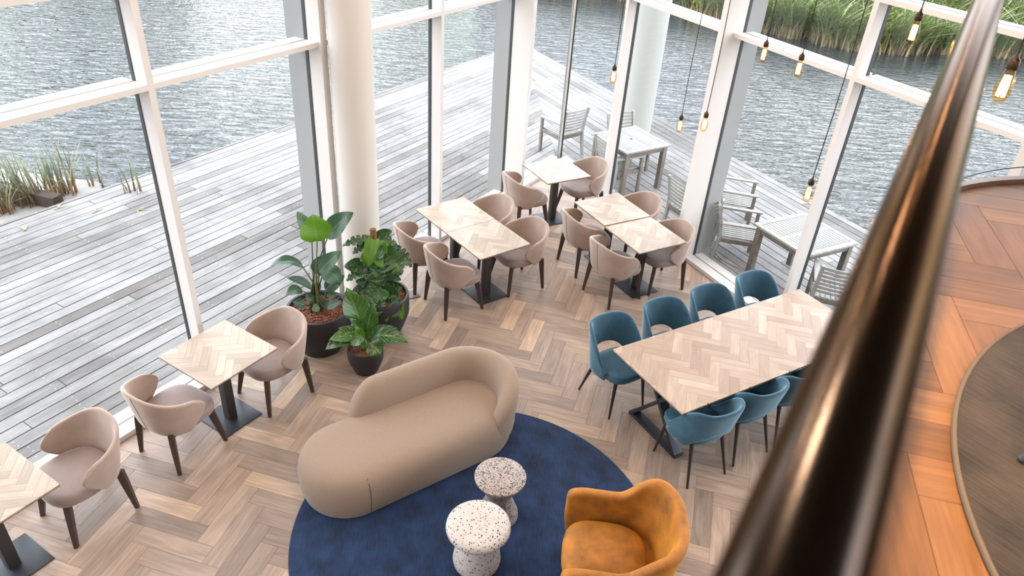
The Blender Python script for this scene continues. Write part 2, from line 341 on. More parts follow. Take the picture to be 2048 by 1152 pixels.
DK = [(0.0, (0.015, 0.015, 0.017)), (0.7, (0.04, 0.033, 0.03)), (1.0, (0.16, 0.10, 0.08))]
M['terr_w'] = terrazzo('white_terrazzo', (0.50, 0.445, 0.41), [DK, DK], [62.0, 120.0], [0.42, 0.30])
M['terr_g'] = terrazzo('grey_terrazzo', (0.36, 0.30, 0.27), [DK, DK], [80.0, 150.0], [0.62, 0.5])

# ------------------------------------------------------------------ plan of the place (metres)
L0 = Vector((-2.86, 5.31)); LD = Vector((0.5, 0.8660254)); LN = Vector((-0.8660254, 0.5))     # left glass wall: along, outward
R0 = Vector((2.26, 8.53)); RD = Vector((0.5, -0.8660254)); RN = Vector((0.8660254, 0.5))      # right glass wall
APEX = Vector((0.63, 11.355))
def lw(s, w): return L0+LD*s+LN*w
def rw(s, w): return R0+RD*s+RN*w
CEIL = 6.0
def wallbox(mb, F, s0, s1, w0, w1, z0, z1):
    P = [F(s0, w0), F(s1, w0), F(s1, w1), F(s0, w1)]
    if F is lw: P = P
    else: P = P[::-1]
    mb.prism([(p.x, p.y) for p in P], z0, z1); return mb
def clip(poly, p, n):
    # keep the side where (q-p).n <= 0
    out = []
    for i in range(len(poly)):
        a, b = poly[i], poly[(i+1) % len(poly)]; da = (a-p).dot(n); db = (b-p).dot(n)
        if da <= 0: out.append(a)
        if (da < 0 < db) or (db < 0 < da): out.append(a+(b-a)*(da/(da-db)))
    return out
def area(poly): return abs(sum(poly[i].x*poly[(i+1) % len(poly)].y-poly[(i+1) % len(poly)].x*poly[i].y for i in range(len(poly))))/2
def ccw(poly):
    s = sum(poly[i].x*poly[(i+1) % len(poly)].y-poly[(i+1) % len(poly)].x*poly[i].y for i in range(len(poly)))
    return poly if s > 0 else poly[::-1]
def inset(poly, d):
    n = len(poly); out = []
    for i in range(n):
        a, b, c = poly[i-1], poly[i], poly[(i+1) % n]
        e1 = (b-a); e2 = (c-b)
        if e1.length < 1e-6 or e2.length < 1e-6: out.append(b); continue
        e1.normalize(); e2.normalize(); n1 = Vector((-e1.y, e1.x)); n2 = Vector((-e2.y, e2.x))
        k = n1+n2; dd = k.dot(n1)
        out.append(b+k*(d/max(dd, 0.35)))
    return out
def plank_to(mb, poly, axis, z0, z1, gap, ch, org=None, tone=None):
    # one board: prism with chamfered upper edges, UV in metres along its length
    poly = ccw(poly); ax = axis.normalized(); ay = Vector((-ax.y, ax.x)); o = org or Vector((0, 0))
    a = inset(poly, gap); b = inset(poly, gap+ch); n = len(a)
    vs_ = [(p.x-o.x, p.y-o.y, z0) for p in a]+[(p.x-o.x, p.y-o.y, z1-ch) for p in a]+[(p.x-o.x, p.y-o.y, z1) for p in b]
    fs = [tuple(range(2*n, 3*n))]
    for r in (0, 1): fs += [(r*n+i, r*n+(i+1) % n, (r+1)*n+(i+1) % n, (r+1)*n+i) for i in range(n)]
    base = len(mb.f); off = mb.add(vs_, fs)
    cen = sum(poly, Vector((0, 0)))/len(poly)
    for k, f in enumerate(fs):
        mb.uv[base+k] = [((Vector(vs_[i][:2])+o-cen).dot(ax), (Vector(vs_[i][:2])+o-cen).dot(ay)+(vs_[i][2]-z1)*0.5) for i in f]
    if tone is not None:
        if mb.tone is None: mb.tone = []
        mb.tone += [tone]*len(fs)
    return cen
def herringbone(org, ang, w, n, bounds, mirror=True):
    X = Vector((math.cos(ang), math.sin(ang))); Y = Vector((-X.y, X.x)); my = -1 if mirror else 1
    res = []
    R_ = bounds
    for k in range(-R_, R_):
        for m in range(-R_, R_):
            ox, oy = k+n*m, k-n*m
            if abs(ox) > R_ or abs(oy) > R_: continue
            for (x0, y0, x1, y1, a) in ((ox, oy, ox+n, oy+1, X), (ox, oy+1, ox+1, oy+1+n, Y)):
                res.append(([org+X*(x*w)+Y*(my*y*w) for x, y in ((x0, y0), (x1, y0), (x1, y1), (x0, y1))], a))
    return res
def screen_area(poly, z):
    ps = [project((p.x, p.y, z)) for p in poly]
    if any(p is None for p in ps): return 0.0
    q = [Vector(p) for p in ps]
    for p, n in ((Vector((0, 0)), Vector((-1, 0))), (Vector((2048, 0)), Vector((1, 0))), (Vector((0, 0)), Vector((0, -1))), (Vector((0, 1152)), Vector((0, 1)))):
        q = clip(q, p, n)
        if len(q) < 3: return 0.0
    return area(q)

# ------------------------------------------------------------------ floor of the room: herringbone boards
V2 = Vector
room = [APEX, lw(-9.6, 0), V2((9.4, -3.1)), rw(13.2, 0)]
room = [APEX, V2((-7.73, -3.1)), V2((8.98, -3.1))]
fl = MB().prism([(p.x, p.y) for p in ccw(room)], -0.25, -0.006).obj('floor', M['joint'], None, 0)
tag(fl, 'oak herringbone floor of the lounge below', None, None, 'structure')
FW = 0.1525
boards = []
for poly, ax in herringbone(V2((-1.95-0.02, 4.12+0.02)), rad(-13.5), FW, 4, 70):
    c_ = sum(poly, V2((0, 0)))/4
    if c_.y < 0.6 or c_.x < -6.5 or c_.x > 7.5: continue
    q = poly
    for p, n in ((L0, LN), (R0, RN)): q = clip(q, p, n) if len(q) > 2 else q
    if len(q) < 3 or area(q) < 0.0015: continue
    boards.append((screen_area(q, 0.0), q, ax, len(q) == 4 and abs(area(q)-4*FW*FW) < 1e-5))
boards.sort(key=lambda b: -b[0])
proto = {}
rest = MB()
for i, (sa, q, ax, whole) in enumerate(boards):
    if i < 300 and sa > 30:
        if whole:
            key = 'h' if abs(ax.x) > 0.7 else 'v'
            c_ = sum(q, V2((0, 0)))/4
            if key not in proto:
                mb = MB(); plank_to(mb, q, ax, -0.005, 0.0, 0.0006, 0.0012, c_); proto[key] = mb.mesh('plank', M['floor'], 0)
            put('plank', proto[key], fl, (c_.x, c_.y, 0))
        else:
            mb = MB(); c_ = sum(q, V2((0, 0)))/len(q); plank_to(mb, q, ax, -0.005, 0.0, 0.0006, 0.0012, c_)
            put('plank', mb.mesh('plank', M['floor'], 0), fl, (c_.x, c_.y, 0))
    else: plank_to(rest, q, ax, -0.005, 0.0, 0.0006, 0.0012, None, rnd.random())
tag(rest.obj('plank_field', M['floor'], fl, 0), kind='stuff')

# steel floor box set flush in the boards between planters and dining table
hb = MB().box((-0.10, -0.10, 0.0), (0.10, 0.10, 0.004), 0.001)
o = hb.obj('floor_box', M['hatch'], None, 30, (-1.20, 7.20, 0.0), rad(30)); tag(o, 'square steel floor box set in the boards beside the column', 'floor box')
MB().box((-0.08, -0.08, 0.004), (0.08, 0.08, 0.0055)).obj('lid', M['floor'], o, 0)

# ------------------------------------------------------------------ mezzanine: slab, boards, nosing, balustrade
MZ = 3.45
T_ = Vector((0.4924, 0.8704)); O_ = Vector((0.8704, -0.4924)); RP = Vector((0.0125, 0.0))
def mz(t, off): return RP+T_*t+O_*off
arc = [(3.17+1.36*math.sin(rad(a)), 1.36*(1-math.cos(rad(a)))) for a in range(0, 91, 5)]
edge = [mz(-3.2, 0.0)]+[mz(t, o_) for t, o_ in arc]+[mz(4.53, 4.2)]
slab = edge+[V2((6.8, -0.6)), V2((6.8, -3.0)), V2((-1.6, -3.0))]
sl = MB().prism([(p.x, p.y) for p in ccw(slab)], MZ-0.30, MZ-0.006).obj('mezzanine_floor', M['joint'], None, 0)
tag(sl, 'warm brown oak floor of the mezzanine with a curved edge', None, None, 'structure')
sl.data.materials[0] = M['wall']
cx_ = []
restm = MB()
def inside(p): return (p-RP).dot(O_) > 0.0
for poly, ax in herringbone(V2((1.69, 2.08)), rad(-13.0), 0.1525, 4, 46):
    q = poly
    q = clip(q, RP+O_*0.015, -O_)
    if len(q) > 2: q = clip(q, mz(4.515, 0), T_)
    if len(q) > 2:
        for a in range(5, 90, 10):   # curved corner
            ra = rad(a); p_ = mz(3.17+1.345*math.sin(ra), 1.36-1.345*math.cos(ra)); nn = (T_*math.sin(ra)-O_*math.cos(ra))
            q = clip(q, p_, nn)
            if len(q) < 3: break
    if len(q) < 3 or area(q) < 0.001: continue
    c_ = sum(q, V2((0, 0)))/len(q)
    if c_.y < -2.6 or c_.x > 6.4: continue
    if screen_area(q, MZ) > 60:
        mb = MB(); plank_to(mb, q, ax, MZ-0.006, MZ, 0.0006, 0.0012, c_); put('plank', mb.mesh('plank', M['mezz'], 0), sl, (c_.x, c_.y, 0))
    else: plank_to(restm, q, ax, MZ-0.006, MZ, 0.0006, 0.0012, None, rnd.random())
tag(restm.obj('plank_field', M['mezz'], sl, 0), kind='stuff')
nos = MB()
path = [mz(-3.2, -0.01)]+[mz(3.17+1.37*math.sin(rad(a)), 1.36-1.37*math.cos(rad(a))) for a in range(0, 91, 3)]+[mz(4.54, 4.2)]
for i in range(len(path)-1):
    a, b = path[i], path[i+1]; d = (b-a).normalized(); n = V2((-d.y, d.x))
    nos.prism([(p.x, p.y) for p in ccw([a-n*0.025, b-n*0.025, b+n*0.012, a+n*0.012])], MZ-0.31, MZ+0.022)
tag(nos.obj('trim_1', M['nosing'], None, 0), 'dark brown wooden nosing along the curved mezzanine edge', None, None, 'structure')

RAIL_R = 0.026; RAIL_Z = CAM.z-RAIL_R/0.1101
rl = empty('balustrade', (RP.x, RP.y, MZ)); tag(rl, 'bronze tubular handrail crossing close in front of the viewer', 'handrail')
def rpath(off, rr, z):
    pts = [mz(t, off) for t in [-3.0+0.5*i for i in range(13)]]
    pts += [mz(3.17+rr*math.sin(rad(a)), off+rr-rr*math.cos(rad(a))) for a in range(3, 91, 3)]+[mz(3.17+rr, 2.5), mz(3.17+rr, 4.0)]
    return [(p.x-RP.x, p.y-RP.y, z-MZ) for p in pts]
MB().tube(rpath(0.0, 1.36, RAIL_Z), RAIL_R, 40).obj('rail_tube', M['rail'], rl, 60)
MB().tube(rpath(0.075, 1.36-0.075, MZ+0.115), 0.003, 8).obj('lower_wire', M['wire'], rl, 60)
for t, off in ((-1.6, 0.0), (-0.2, 0.0), (1.2, 0.0), (2.6, 0.0)):
    p = mz(t, off)-RP
    MB().tube([(p.x, p.y, 0.0), (p.x, p.y, RAIL_Z-MZ-0.01)], 0.012, 12).obj('post', M['rail'], rl, 60)
for a in (90,):
    p = mz(3.17+1.36*math.sin(rad(a))+(0.0 if a < 90 else 0.0), 1.36-1.36*math.cos(rad(a))+(1.6 if a == 90 else 0))-RP
    MB().tube([(p.x, p.y, 0.0), (p.x, p.y, RAIL_Z-MZ-0.01)], 0.012, 12).obj('post', M['rail'], rl, 60)

# taupe round rug and the little table on the mezzanine
rg = MB().lathe([(1.372, 0.0), (1.38, 0.006), (1.372, 0.014), (1.0, 0.016), (0.3, 0.016)], 120).obj('round_rug', M['rug2'], None, 40, (2.476, 0.931, MZ), rad(-52))
tag(rg, 'round taupe rug lying on the mezzanine boards', 'rug')
MB().tube([(1.377*math.cos(2*PI*k/120), 1.377*math.sin(2*PI*k/120), 0.009) for k in range(121)], 0.008, 6, False).obj('bound_edge', M['rug_edge'], rg, 60)
st = empty('side_table', (1.725, 1.42, MZ+0.017)); tag(st, 'black metal splayed leg of a low table standing on the taupe rug', 'table')
for a in (180, 60, 300):
    d = V2((math.cos(rad(a)), math.sin(rad(a))))
    MB().tube([(d.x*0.37, d.y*0.37, 0.004), (d.x*0.2, d.y*0.2, 0.25), (d.x*0.06, d.y*0.06, 0.44)], [0.013, 0.015, 0.016], 16).obj('leg', M['dark_metal'], st, 60)
MB().lathe([(0.24, 0.44), (0.25, 0.445), (0.25, 0.455), (0.245, 0.46)], 48).obj('top', M['dark_metal'], st, 40)

# ------------------------------------------------------------------ shell of the room
def window_wall(name, F, s_lo, s_hi, narrow, posts, corner_s, label, flip):
    w = empty(name); tag(w, label, None, None, 'structure')
    GW0, GW1 = 0.150, 0.166
    supports = sorted([(s-0.028, s+0.028, 'n') for s in narrow]+[(s-0.04, s+0.04, 'p') for s in posts])
    for a, b, k in supports:
        if k == 'n':
            wallbox(MB(), F, a, b, 0.0, GW0, 0.0, CEIL).obj('mullion', M['white'], w, 0)
            wallbox(MB(), F, a+0.008, b-0.008, GW1, GW1+0.03, -0.05, CEIL).obj('outer_cap', M['alu'], w, 0)
        else:
            w_in = -0.16 if abs(a-1.80) > 0.05 or F is rw else -0.03
            wallbox(MB(), F, a, b, w_in, GW0, 0.0, CEIL).obj('mullion', M['white'], w, 0)
            wallbox(MB(), F, a, b, GW1, 0.42, -0.05, CEIL).obj('outer_post', M['alu'], w, 0)
        for e in (a-0.006, b):
            wallbox(MB(), F, e, e+0.006, GW0-0.012, GW1+0.012, 0.02, CEIL).obj('gasket', M['gasket'], w, 0)
    zs = [(0.0, 0.05), (2.90, 2.945), (3.62, 3.665), (5.2, 5.245)]
    ends = [s_lo]+[x for ab in supports for x in ab[:2]]+[corner_s]
    for i in range(0, len(ends), 2):
        a, b = ends[i], ends[i+1]
        if b-a < 0.05: continue
        at_corner = (b == corner_s and not flip) or (a == s_lo and flip)
        for j, (z0, z1) in enumerate(zs):
            if at_corner and j > 0: continue
            ww = 0.0
            wallbox(MB(), F, a, b, ww, GW0, z0, z1).obj('sill' if j == 0 else 'transom', M['white'], w, 0)
            wallbox(MB(), F, a, b, GW1, 0.30, z0-(0.03 if j == 0 else 0), z1-0.002).obj('outer_sill' if j == 0 else 'outer_transom', M['white'], w, 0)
            wallbox(MB(), F, a, b, GW0-0.004, GW0, z1, z1+0.004).obj('bead', M['alu'], w, 0)
        rows = [(0.05, CEIL)] if at_corner else [(0.05, 2.90), (2.945, 3.62), (3.665, 5.2), (5.245, CEIL)]
        for z0, z1 in rows:
            wallbox(MB(), F, a+0.003 if not (at_corner and flip) else a, b-0.003 if not (at_corner and not flip) else b, GW0, GW1, z0+0.002, z1).obj('pane', M['glass'], w, 0)
    return w
sg = (APEX+V2((0, 0.30))-L0).dot(LD)           # where the glass planes meet
window_wall('window_1', lw, -9.7, 5.6, [0.062, 3.72, -3.60, -7.26, -1.78], [1.84, 5.51, -5.4], sg, 'tall white framed glass wall beside the deck', False)
sgr = (APEX+V2((0, 0.30))-R0).dot(RD)
window_wall('window_2', rw, sgr, 13.2, [-2.025, 1.665, 5.2, 8.7], [-0.04, 3.45, 6.9, 10.4], 13.2, 'white framed glass wall behind the teal chairs', True)
cp = empty('window_3', (APEX.x, APEX.y+0.325, 0)); tag(cp, 'slim steel glazing post at the pointed glass corner', None, None, 'structure')
MB().box((-0.014, -0.055, 0.02), (0.014, -0.03, CEIL), 0.003).obj('bead', M['steel_post'], cp, 30)
for sx in (-1, 1):
    MB().box((0.016 if sx > 0 else -0.040, -0.045, 0.0), (0.040 if sx > 0 else -0.016, 0.03, CEIL)).obj('gasket', M['gasket'] if sx > 0 else M['alu'], cp, 0)
for z in [0.35+0.33*i for i in range(18)]:
    MB().lathe([(0.006, 0), (0.006, 0.004)], 10, Matrix.Translation((0, -0.0585, z)) @ Matrix.Rotation(PI/2, 4, 'X')).obj('bolt', M['gasket'], cp, 30)

bw = MB().box((-7.8, -3.3, 0), (9.1, -3.1, CEIL)).obj('wall_back', M['wall'], None, 0); tag(bw, 'plain white rear wall behind the viewer', None, None, 'structure')
OVH = 1.3                                     # unseen roof overhang beyond the glass, sized to cut daylight indoors
cl = [APEX+V2((0, 2*OVH)), APEX+V2((0, 2*OVH))+V2((-0.5, -0.8660254))*18.0, APEX+V2((0, 2*OVH))+V2((0.5, -0.8660254))*18.0]
ce = MB().prism([(p.x, p.y) for p in ccw(cl)], CEIL, CEIL+0.3).obj('ceiling', M['ceiling'], None, 0); tag(ce, 'unseen dark brown ceiling and roof overhang above the lounge', None, None, 'structure')
c_in = MB().lathe([(0.205, 0.0), (0.205, CEIL)], 64).obj('column', M['column'], None, 60, (-1.68, 6.94, 0)); tag(c_in, 'round white structural column behind the potted plants', 'column')
c_ex = MB().lathe([(0.29, -0.05), (0.29, CEIL)], 64).obj('column', M['column_out'], None, 60, (2.13, 13.60, 0)); tag(c_ex, 'round cream column standing outside on the deck', 'column')

# unseen lights added to fill the lounge, and the spotlight over the mezzanine
def downlight(x, y, power, size=0.22, colr=(1.0, 0.80, 0.62), spot=None, z=CEIL, label='round unseen ceiling light added to brighten the lounge', aim=None):
    e = empty('unseen_downlight', (x, y, z)); tag(e, label, 'lamp', 'recessed ceiling downlights')
    MB().lathe([(size*0.5, -0.012), (size*0.62, -0.010), (size*0.64, 0.0)], 32, None, False, False).obj('ring', M['white'], e, 40)
    ld = bpy.data.lights.new('downlight', 'SPOT' if spot else 'AREA')
    ld.energy = power; ld.color = colr
    if spot: ld.spot_size = rad(spot); ld.spot_blend = 0.5; ld.shadow_soft_size = 0.035
    else: ld.shape = 'DISK'; ld.size = size
    lo = bpy.data.objects.new('downlight', ld); col.objects.link(lo); lo.parent = e; lo.location = (0, 0, -0.02)
    if aim is not None: lo.rotation_euler = (Vector(aim)-Vector((x, y, z-0.02))).to_track_quat('-Z', 'Y').to_euler()
FILL_W = 36.0  # power of each added lounge fill light
for x, y in ((-3.2, 2.2), (-1.6, 2.4), (0.2, 3.0), (-2.2, 4.6), (-0.4, 5.4), (1.4, 4.6), (0.6, 7.2), (2.6, 5.8), (-0.2, 8.8)):
    downlight(x, y, FILL_W)
sp_ = mz(1.6, -0.24); downlight(sp_.x, sp_.y, 820.0, 0.12, (1.0, 0.62, 0.30), 62, CEIL, 'small warm spotlight over the mezzanine', (2.0, 1.6, MZ))
sp_ = mz(-1.0, 2.0); downlight(sp_.x, sp_.y, 140.0, 0.2, (1.0, 0.66, 0.36), None, CEIL, 'warm downlight over the mezzanine rug')

# ------------------------------------------------------------------ deck outside
DW = 4.78; DR = 3.30; DZ = -0.05; PITCH = 0.156
dk = MB().prism([(p.x, p.y) for p in ccw([lw(-7.5, 0.12), lw(-7.5, DW-0.05), None, rw(9.0, DR-0.05), rw(9.0, 0.12), APEX+V2((0, 0.24))]) ] if False else [(0, 0), (0.01, 0), (0, 0.01)], -0.2, -0.19).obj('deck', M['deck_dark'], None, 0)
# corner where both deck edges meet
def meet(p, d, q, e):
    den = d.x*e.y-d.y*e.x; t = ((q.x-p.x)*e.y-(q.y-p.y)*e.x)/den; return p+d*t
tip = meet(lw(0, DW), LD, rw(0, DR), RD)
outline = [lw(-7.5, 0.2), APEX+V2((0, 0.4)), rw(10.0, 0.2), rw(10.0, DR-0.03), tip-V2((0, 0.05)), lw(-7.5, DW-0.03)]
dm = MB(); oc = [(p.x, p.y) for p in outline][::-1]
dm.prism(oc, DZ-0.30, DZ-0.030); dk.data = dm.mesh('deck', M['deck_dark'], 0)
tag(dk, 'weathered grey grooved timber deck around the building', None, None, 'structure')
mit = (tip-(APEX+V2((0, 0.2)))).normalized(); mn = V2((-mit.y, mit.x))       # mitre line and its left normal
screws = MB()
def deck_rows(F, D, width, s_lo, s_hi, side):
    k = 0
    while 0.20+k*PITCH < width-0.02:
        w0 = 0.20+k*PITCH; w1 = min(w0+PITCH-0.010, width); s = s_lo+rnd.uniform(-2.5, 0.0)
        while s < s_hi:
            ln = rnd.choice((3.6, 4.2, 4.8)); e = s+ln-0.006
            q = [F(s, w0), F(e, w0), F(e, w1), F(s, w1)]
            q = clip(q, tip, -mn if side > 0 else mn)
            s += ln
            if len(q) < 3 or area(q) < 0.01: continue
            c_ = sum(q, V2((0, 0)))/len(q)
            mb = MB(); dz = rnd.uniform(-0.002, 0.002)
            plank_to(mb, q, D, DZ-0.028+dz, DZ+dz, 0.0, 0.003, c_); put('plank', mb.mesh('plank', M['deck'], 0), dk, (c_.x, c_.y, 0))
        for j in range(int((s_hi-s_lo)/0.6)):
            for ww in (w0+0.035, w1-0.035):
                p = F(s_lo+j*0.6+0.02*((k*7) % 3), ww)
                if (p-tip).dot(mn)*side < 0.05: continue
                r_ = 0.0055; screws.add([(p.x+r_*math.cos(a*PI/3), p.y+r_*math.sin(a*PI/3), DZ+0.0035) for a in range(6)], [tuple(range(6))])
        k += 1
deck_rows(lw, LD, DW, -5.0, 13.5, 1)
deck_rows(rw, RD, DR, -12.0, 6.2, -1)
tag(screws.obj('screw_heads', M['screw'], dk, 0), kind='stuff')

# ------------------------------------------------------------------ water, banks, reeds
WZ = -0.62
m, nt, b = newmat('rippled_water'); L_ = nt.links.new
b.inputs['Base Color'].default_value = (0.018, 0.024, 0.026, 1); b.inputs['Roughness'].default_value = 0.04; b.inputs['IOR'].default_value = 1.34; b.inputs['Specular IOR Level'].default_value = 0.5
ge = N(nt, 'ShaderNodeNewGeometry')
mpa = N(nt, 'ShaderNodeMapping'); mpa.inputs['Rotation'].default_value = (0, 0, rad(12)); mpa.inputs['Scale'].default_value = (2.4, 6.6, 1); L_(ge.outputs['Position'], mpa.inputs['Vector'])
na = N(nt, 'ShaderNodeTexNoise', Scale=1.0, Detail=3.0, Roughness=0.55, Distortion=0.7); L_(mpa.outputs[0], na.inputs['Vector'])
mpb = N(nt, 'ShaderNodeMapping'); mpb.inputs['Rotation'].default_value = (0, 0, rad(-8)); mpb.inputs['Scale'].default_value = (0.35, 0.7, 1); L_(ge.outputs['Position'], mpb.inputs['Vector'])
nb = N(nt, 'ShaderNodeTexNoise', Scale=1.0, Detail=2.0); L_(mpb.outputs[0], nb.inputs['Vector'])
mm_ = N(nt, 'ShaderNodeMath', operation='MULTIPLY_ADD'); mm_.inputs[1].default_value = 0.35; L_(nb.outputs['Fac'], mm_.inputs[0]); L_(na.outputs['Fac'], mm_.inputs[2])
bpw = N(nt, 'ShaderNodeBump', Strength=1.0, Distance=0.05); L_(mm_.outputs[0], bpw.inputs['Height']); L_(bpw.outputs['Normal'], b.inputs['Normal'])
M['water'] = m
wa = MB(); wa.box((-90, -30, WZ-0.3), (90, 120, WZ)); wa = wa.obj('canal_water', M['water'], None, 0); tag(wa, 'rippled grey canal water around the deck', None, None, 'structure')

def noise1(x, s=0): return math.sin(x*1.7+s)*0.5+math.sin(x*3.9+s*2.1)*0.3+math.sin(x*8.3+s*0.7)*0.2
M['grass'] = plain('bank_grass', (0.085, 0.12, 0.028), 0.9, noise=0.45, nscale=1.6)
bank_pts = [(-60, 47), (-40, 45), (-22, 42), (-10, 37.5), (-3, 32.5), (2.4, 29.3), (4.8, 27.6), (7.4, 26.1), (8.8, 24.9), (10.2, 24.1), (11.8, 24.2), (13.8, 24.7), (17, 24.9), (22, 25), (40, 23), (70, 20)]
def bank_at(x):
    for (xa, ya), (xb, yb) in zip(bank_pts, bank_pts[1:]):
        if xa <= x <= xb: return lerp(ya, yb, (x-xa)/(xb-xa))
    return 30
gb = MB()
def gfn(u, v):
    x = -60+130*u; y = bank_at(x)+v*14-0.3; z = WZ-0.1+2.6*sstep(0.0, 0.9, v)+0.25*noise1(x*0.8+v*3, v*5)*v
    return (x, y, z)
gb.grid(gfn, 130, 8); gbo = gb.obj('far_bank', M['grass'], None, 180); tag(gbo, 'grassy far bank across the canal', None, None, 'structure')
# distant wood on the far shore, mirrored darkly in the water
tw = MB()
def wood_edge(x0, x1, y0, h0, seed, n):
    def f(u, v):
        x = lerp(x0, x1, u); hh = h0*(0.62+0.38*abs(noise1(x*0.42+seed, seed)))*(0.8+0.2*math.sin(x*2.7+seed))
        edge_ = clamp(min(u, 1-u)*8)**0.5
        a = v*PI; r = hh*0.33*math.sin(a)*edge_*(1+0.25*noise1(x*2+v*9, seed))
        return (x, y0-r*1.2+1.3*noise1(x*0.9, v*4+seed), -0.4+hh*edge_*(v+0.06*noise1(x*3+v*6, seed)))
    tw.grid(f, n, 10)
wood_edge(-44, -23, 55, 12.5, 1.3, 90); wood_edge(-11, 4, 52, 9.5, 4.1, 60); wood_edge(6, 34, 42, 8.0, 2.2, 60)
M['wood_far'] = plain('distant_foliage', (0.030, 0.045, 0.018), 0.9, noise=0.5, nscale=1.5)
tag(tw.obj('far_woodland', M['wood_far'], None, 180), 'dark wood on the far shore', None, None, 'structure')

def reed_mat(name, stops):
    m, nt, b = newmat(name); L = nt.links.new
    uv = N(nt, 'ShaderNodeUVMap'); sp = N(nt, 'ShaderNodeSeparateXYZ'); L(uv.outputs['UV'], sp.inputs[0])
    at = N(nt, 'ShaderNodeAttribute', attribute_name='tone')
    r1 = ramp(nt, stops); L(sp.outputs['X'], r1.inputs['Fac'])
    r2 = ramp(nt, [(0.0, (0.55, 0.60, 0.5)), (0.75, (1.05, 1.05, 1.0)), (0.86, (1.5, 1.2, 0.9)), (1.0, (1.7, 1.3, 0.9))]); L(at.outputs['Fac'], r2.inputs['Fac'])
    mx = N(nt, 'ShaderNodeMix', data_type='RGBA', blend_type='MULTIPLY'); mx.inputs[0].default_value = 1.0; L(r1.outputs['Color'], mx.inputs[6]); L(r2.outputs['Color'], mx.inputs[7])
    L(mx.outputs[2], b.inputs['Base Color']); b.inputs['Roughness'].default_value = 0.6; return m
M['reed'] = reed_mat('reed_blade', [(0.0, (0.22, 0.16, 0.085)), (0.25, (0.25, 0.205, 0.10)), (0.45, (0.17, 0.22, 0.065)), (1.0, (0.27, 0.33, 0.13))])
M['reed_near'] = reed_mat('pale_reed_blade', [(0.0, (0.16, 0.085, 0.04)), (0.3, (0.20, 0.135, 0.07)), (0.55, (0.13, 0.165, 0.10)), (1.0, (0.22, 0.25, 0.17))])
def blade(mb, p, h, lean, az, wid, tone, n=4):
    d = V2((math.cos(az), math.sin(az))); sd = V2((-d.y, d.x))
    o_ = len(mb.v); 
    for i in range(n+1):
        t = i/n; c_ = (p[0]+d.x*lean*t*t, p[1]+d.y*lean*t*t, p[2]+h*(t-0.28*(lean/h)*t*t)); w_ = wid*(1-t)**0.6*0.5+0.0008
        mb.v.append((c_[0]-sd.x*w_, c_[1]-sd.y*w_, c_[2])); mb.v.append((c_[0]+sd.x*w_, c_[1]+sd.y*w_, c_[2]))
    if mb.tone is None: mb.tone = []
    for i in range(n):
        a = o_+2*i; mb.f.append((a, a+1, a+3, a+2)); mb.uv[len(mb.f)-1] = [(i/n, 0), (i/n, 1), ((i+1)/n, 1), ((i+1)/n, 0)]; mb.tone.append(tone)
rb = MB()
for i in range(520):
    x = rnd.uniform(-2, 24) if i % 7 else rnd.uniform(-30, 0); v = rnd.random()**1.4
    y = bank_at(x)-0.30+v*5.5; zb0 = WZ-0.05+2.3*sstep(0, 0.9, (v*5.5)/14); big = rnd.uniform(0.75, 1.25); ct = rnd.gauss(0.45, 0.16)
    for j in range(34):
        h = rnd.uniform(0.9, 1.75)*big; az = rad(-95+rnd.gauss(0, 62))
        blade(rb, (x+rnd.gauss(0, 0.22), y+rnd.gauss(0, 0.18), zb0), h, h*rnd.uniform(0.35, 1.15), az, rnd.uniform(0.035, 0.075), clamp(ct+rnd.gauss(0, 0.2)), 5)
tag(rb.obj('reed_bed', M['reed'], None, 0), 'dense green reeds with straw coloured feet on the far bank', 'reeds', None, 'stuff')

# near bank at the left: pale edging, rotten timber and reed tufts
pb = MB().prism([(p.x, p.y) for p in ccw([V2((-9.6, 11.0)), V2((-9.6, 7.2)), V2((-7.05, 8.0)), V2((-6.2, 9.75)), V2((-6.55, 10.25)), V2((-8.2, 10.45))])], -0.66, -0.36).obj('near_bank', M['pale_bank'], None, 0)
tag(pb, 'pale bank edging beside the reeds at the deck end', None, None, 'structure')
a_ = at_d(28, 388, 11.6); b_ = at_d(118, 400, 11.2)
dd = (b_-a_); an = math.atan2(dd.y, dd.x)
o = MB().box((-0.15, -0.09, -0.09), (1.15, 0.09, 0.09), 0.015).obj('timber_beam', M['timber'], None, 30, (-7.75, 9.62, -0.27), rad(-14)); tag(o, 'dark rotten timber beam lying among the reeds', 'beam')
tufts = [((12, 430), 44, 0.75, 'straggly reed tuft at the left picture edge'), ((45, 415), 46, 0.95, 'tall brown and green reed tuft left of the beam'), ((69, 413), 34, 0.85, 'reed tuft with yellow blades at the deck edge'),
         ((106, 399), 30, 0.80, 'pale green reed tuft in front of the beam end'), ((144, 391), 30, 0.95, 'reed tuft with rusty stalks at the pale bank'), ((194, 374), 6, 0.75, 'few thin reed blades at the deck corner'), ((259, 384), 10, 0.55, 'small green reed tuft growing through the deck')]
for (px, py), n_, h_, lab in tufts:
    d_ = ray(px, py); zz = DZ if px > 230 else -0.40; p = CAM+d_*((zz-CAM.z)/d_.z)
    tb = MB()
    for i in range(n_):
        blade(tb, (rnd.gauss(0, 0.07), rnd.gauss(0, 0.07), 0), h_*rnd.uniform(0.45, 1.1), h_*rnd.uniform(0.05, 0.5), rad(rnd.choice((200, 170, 150, 120, 40, 250))+rnd.gauss(0, 25)), rnd.uniform(0.018, 0.034), rnd.random(), 5)
    o = tb.obj('reed_tuft', M['reed_near'], None, 0, p); tag(o, lab, 'reeds', 'reed tufts beside the deck')
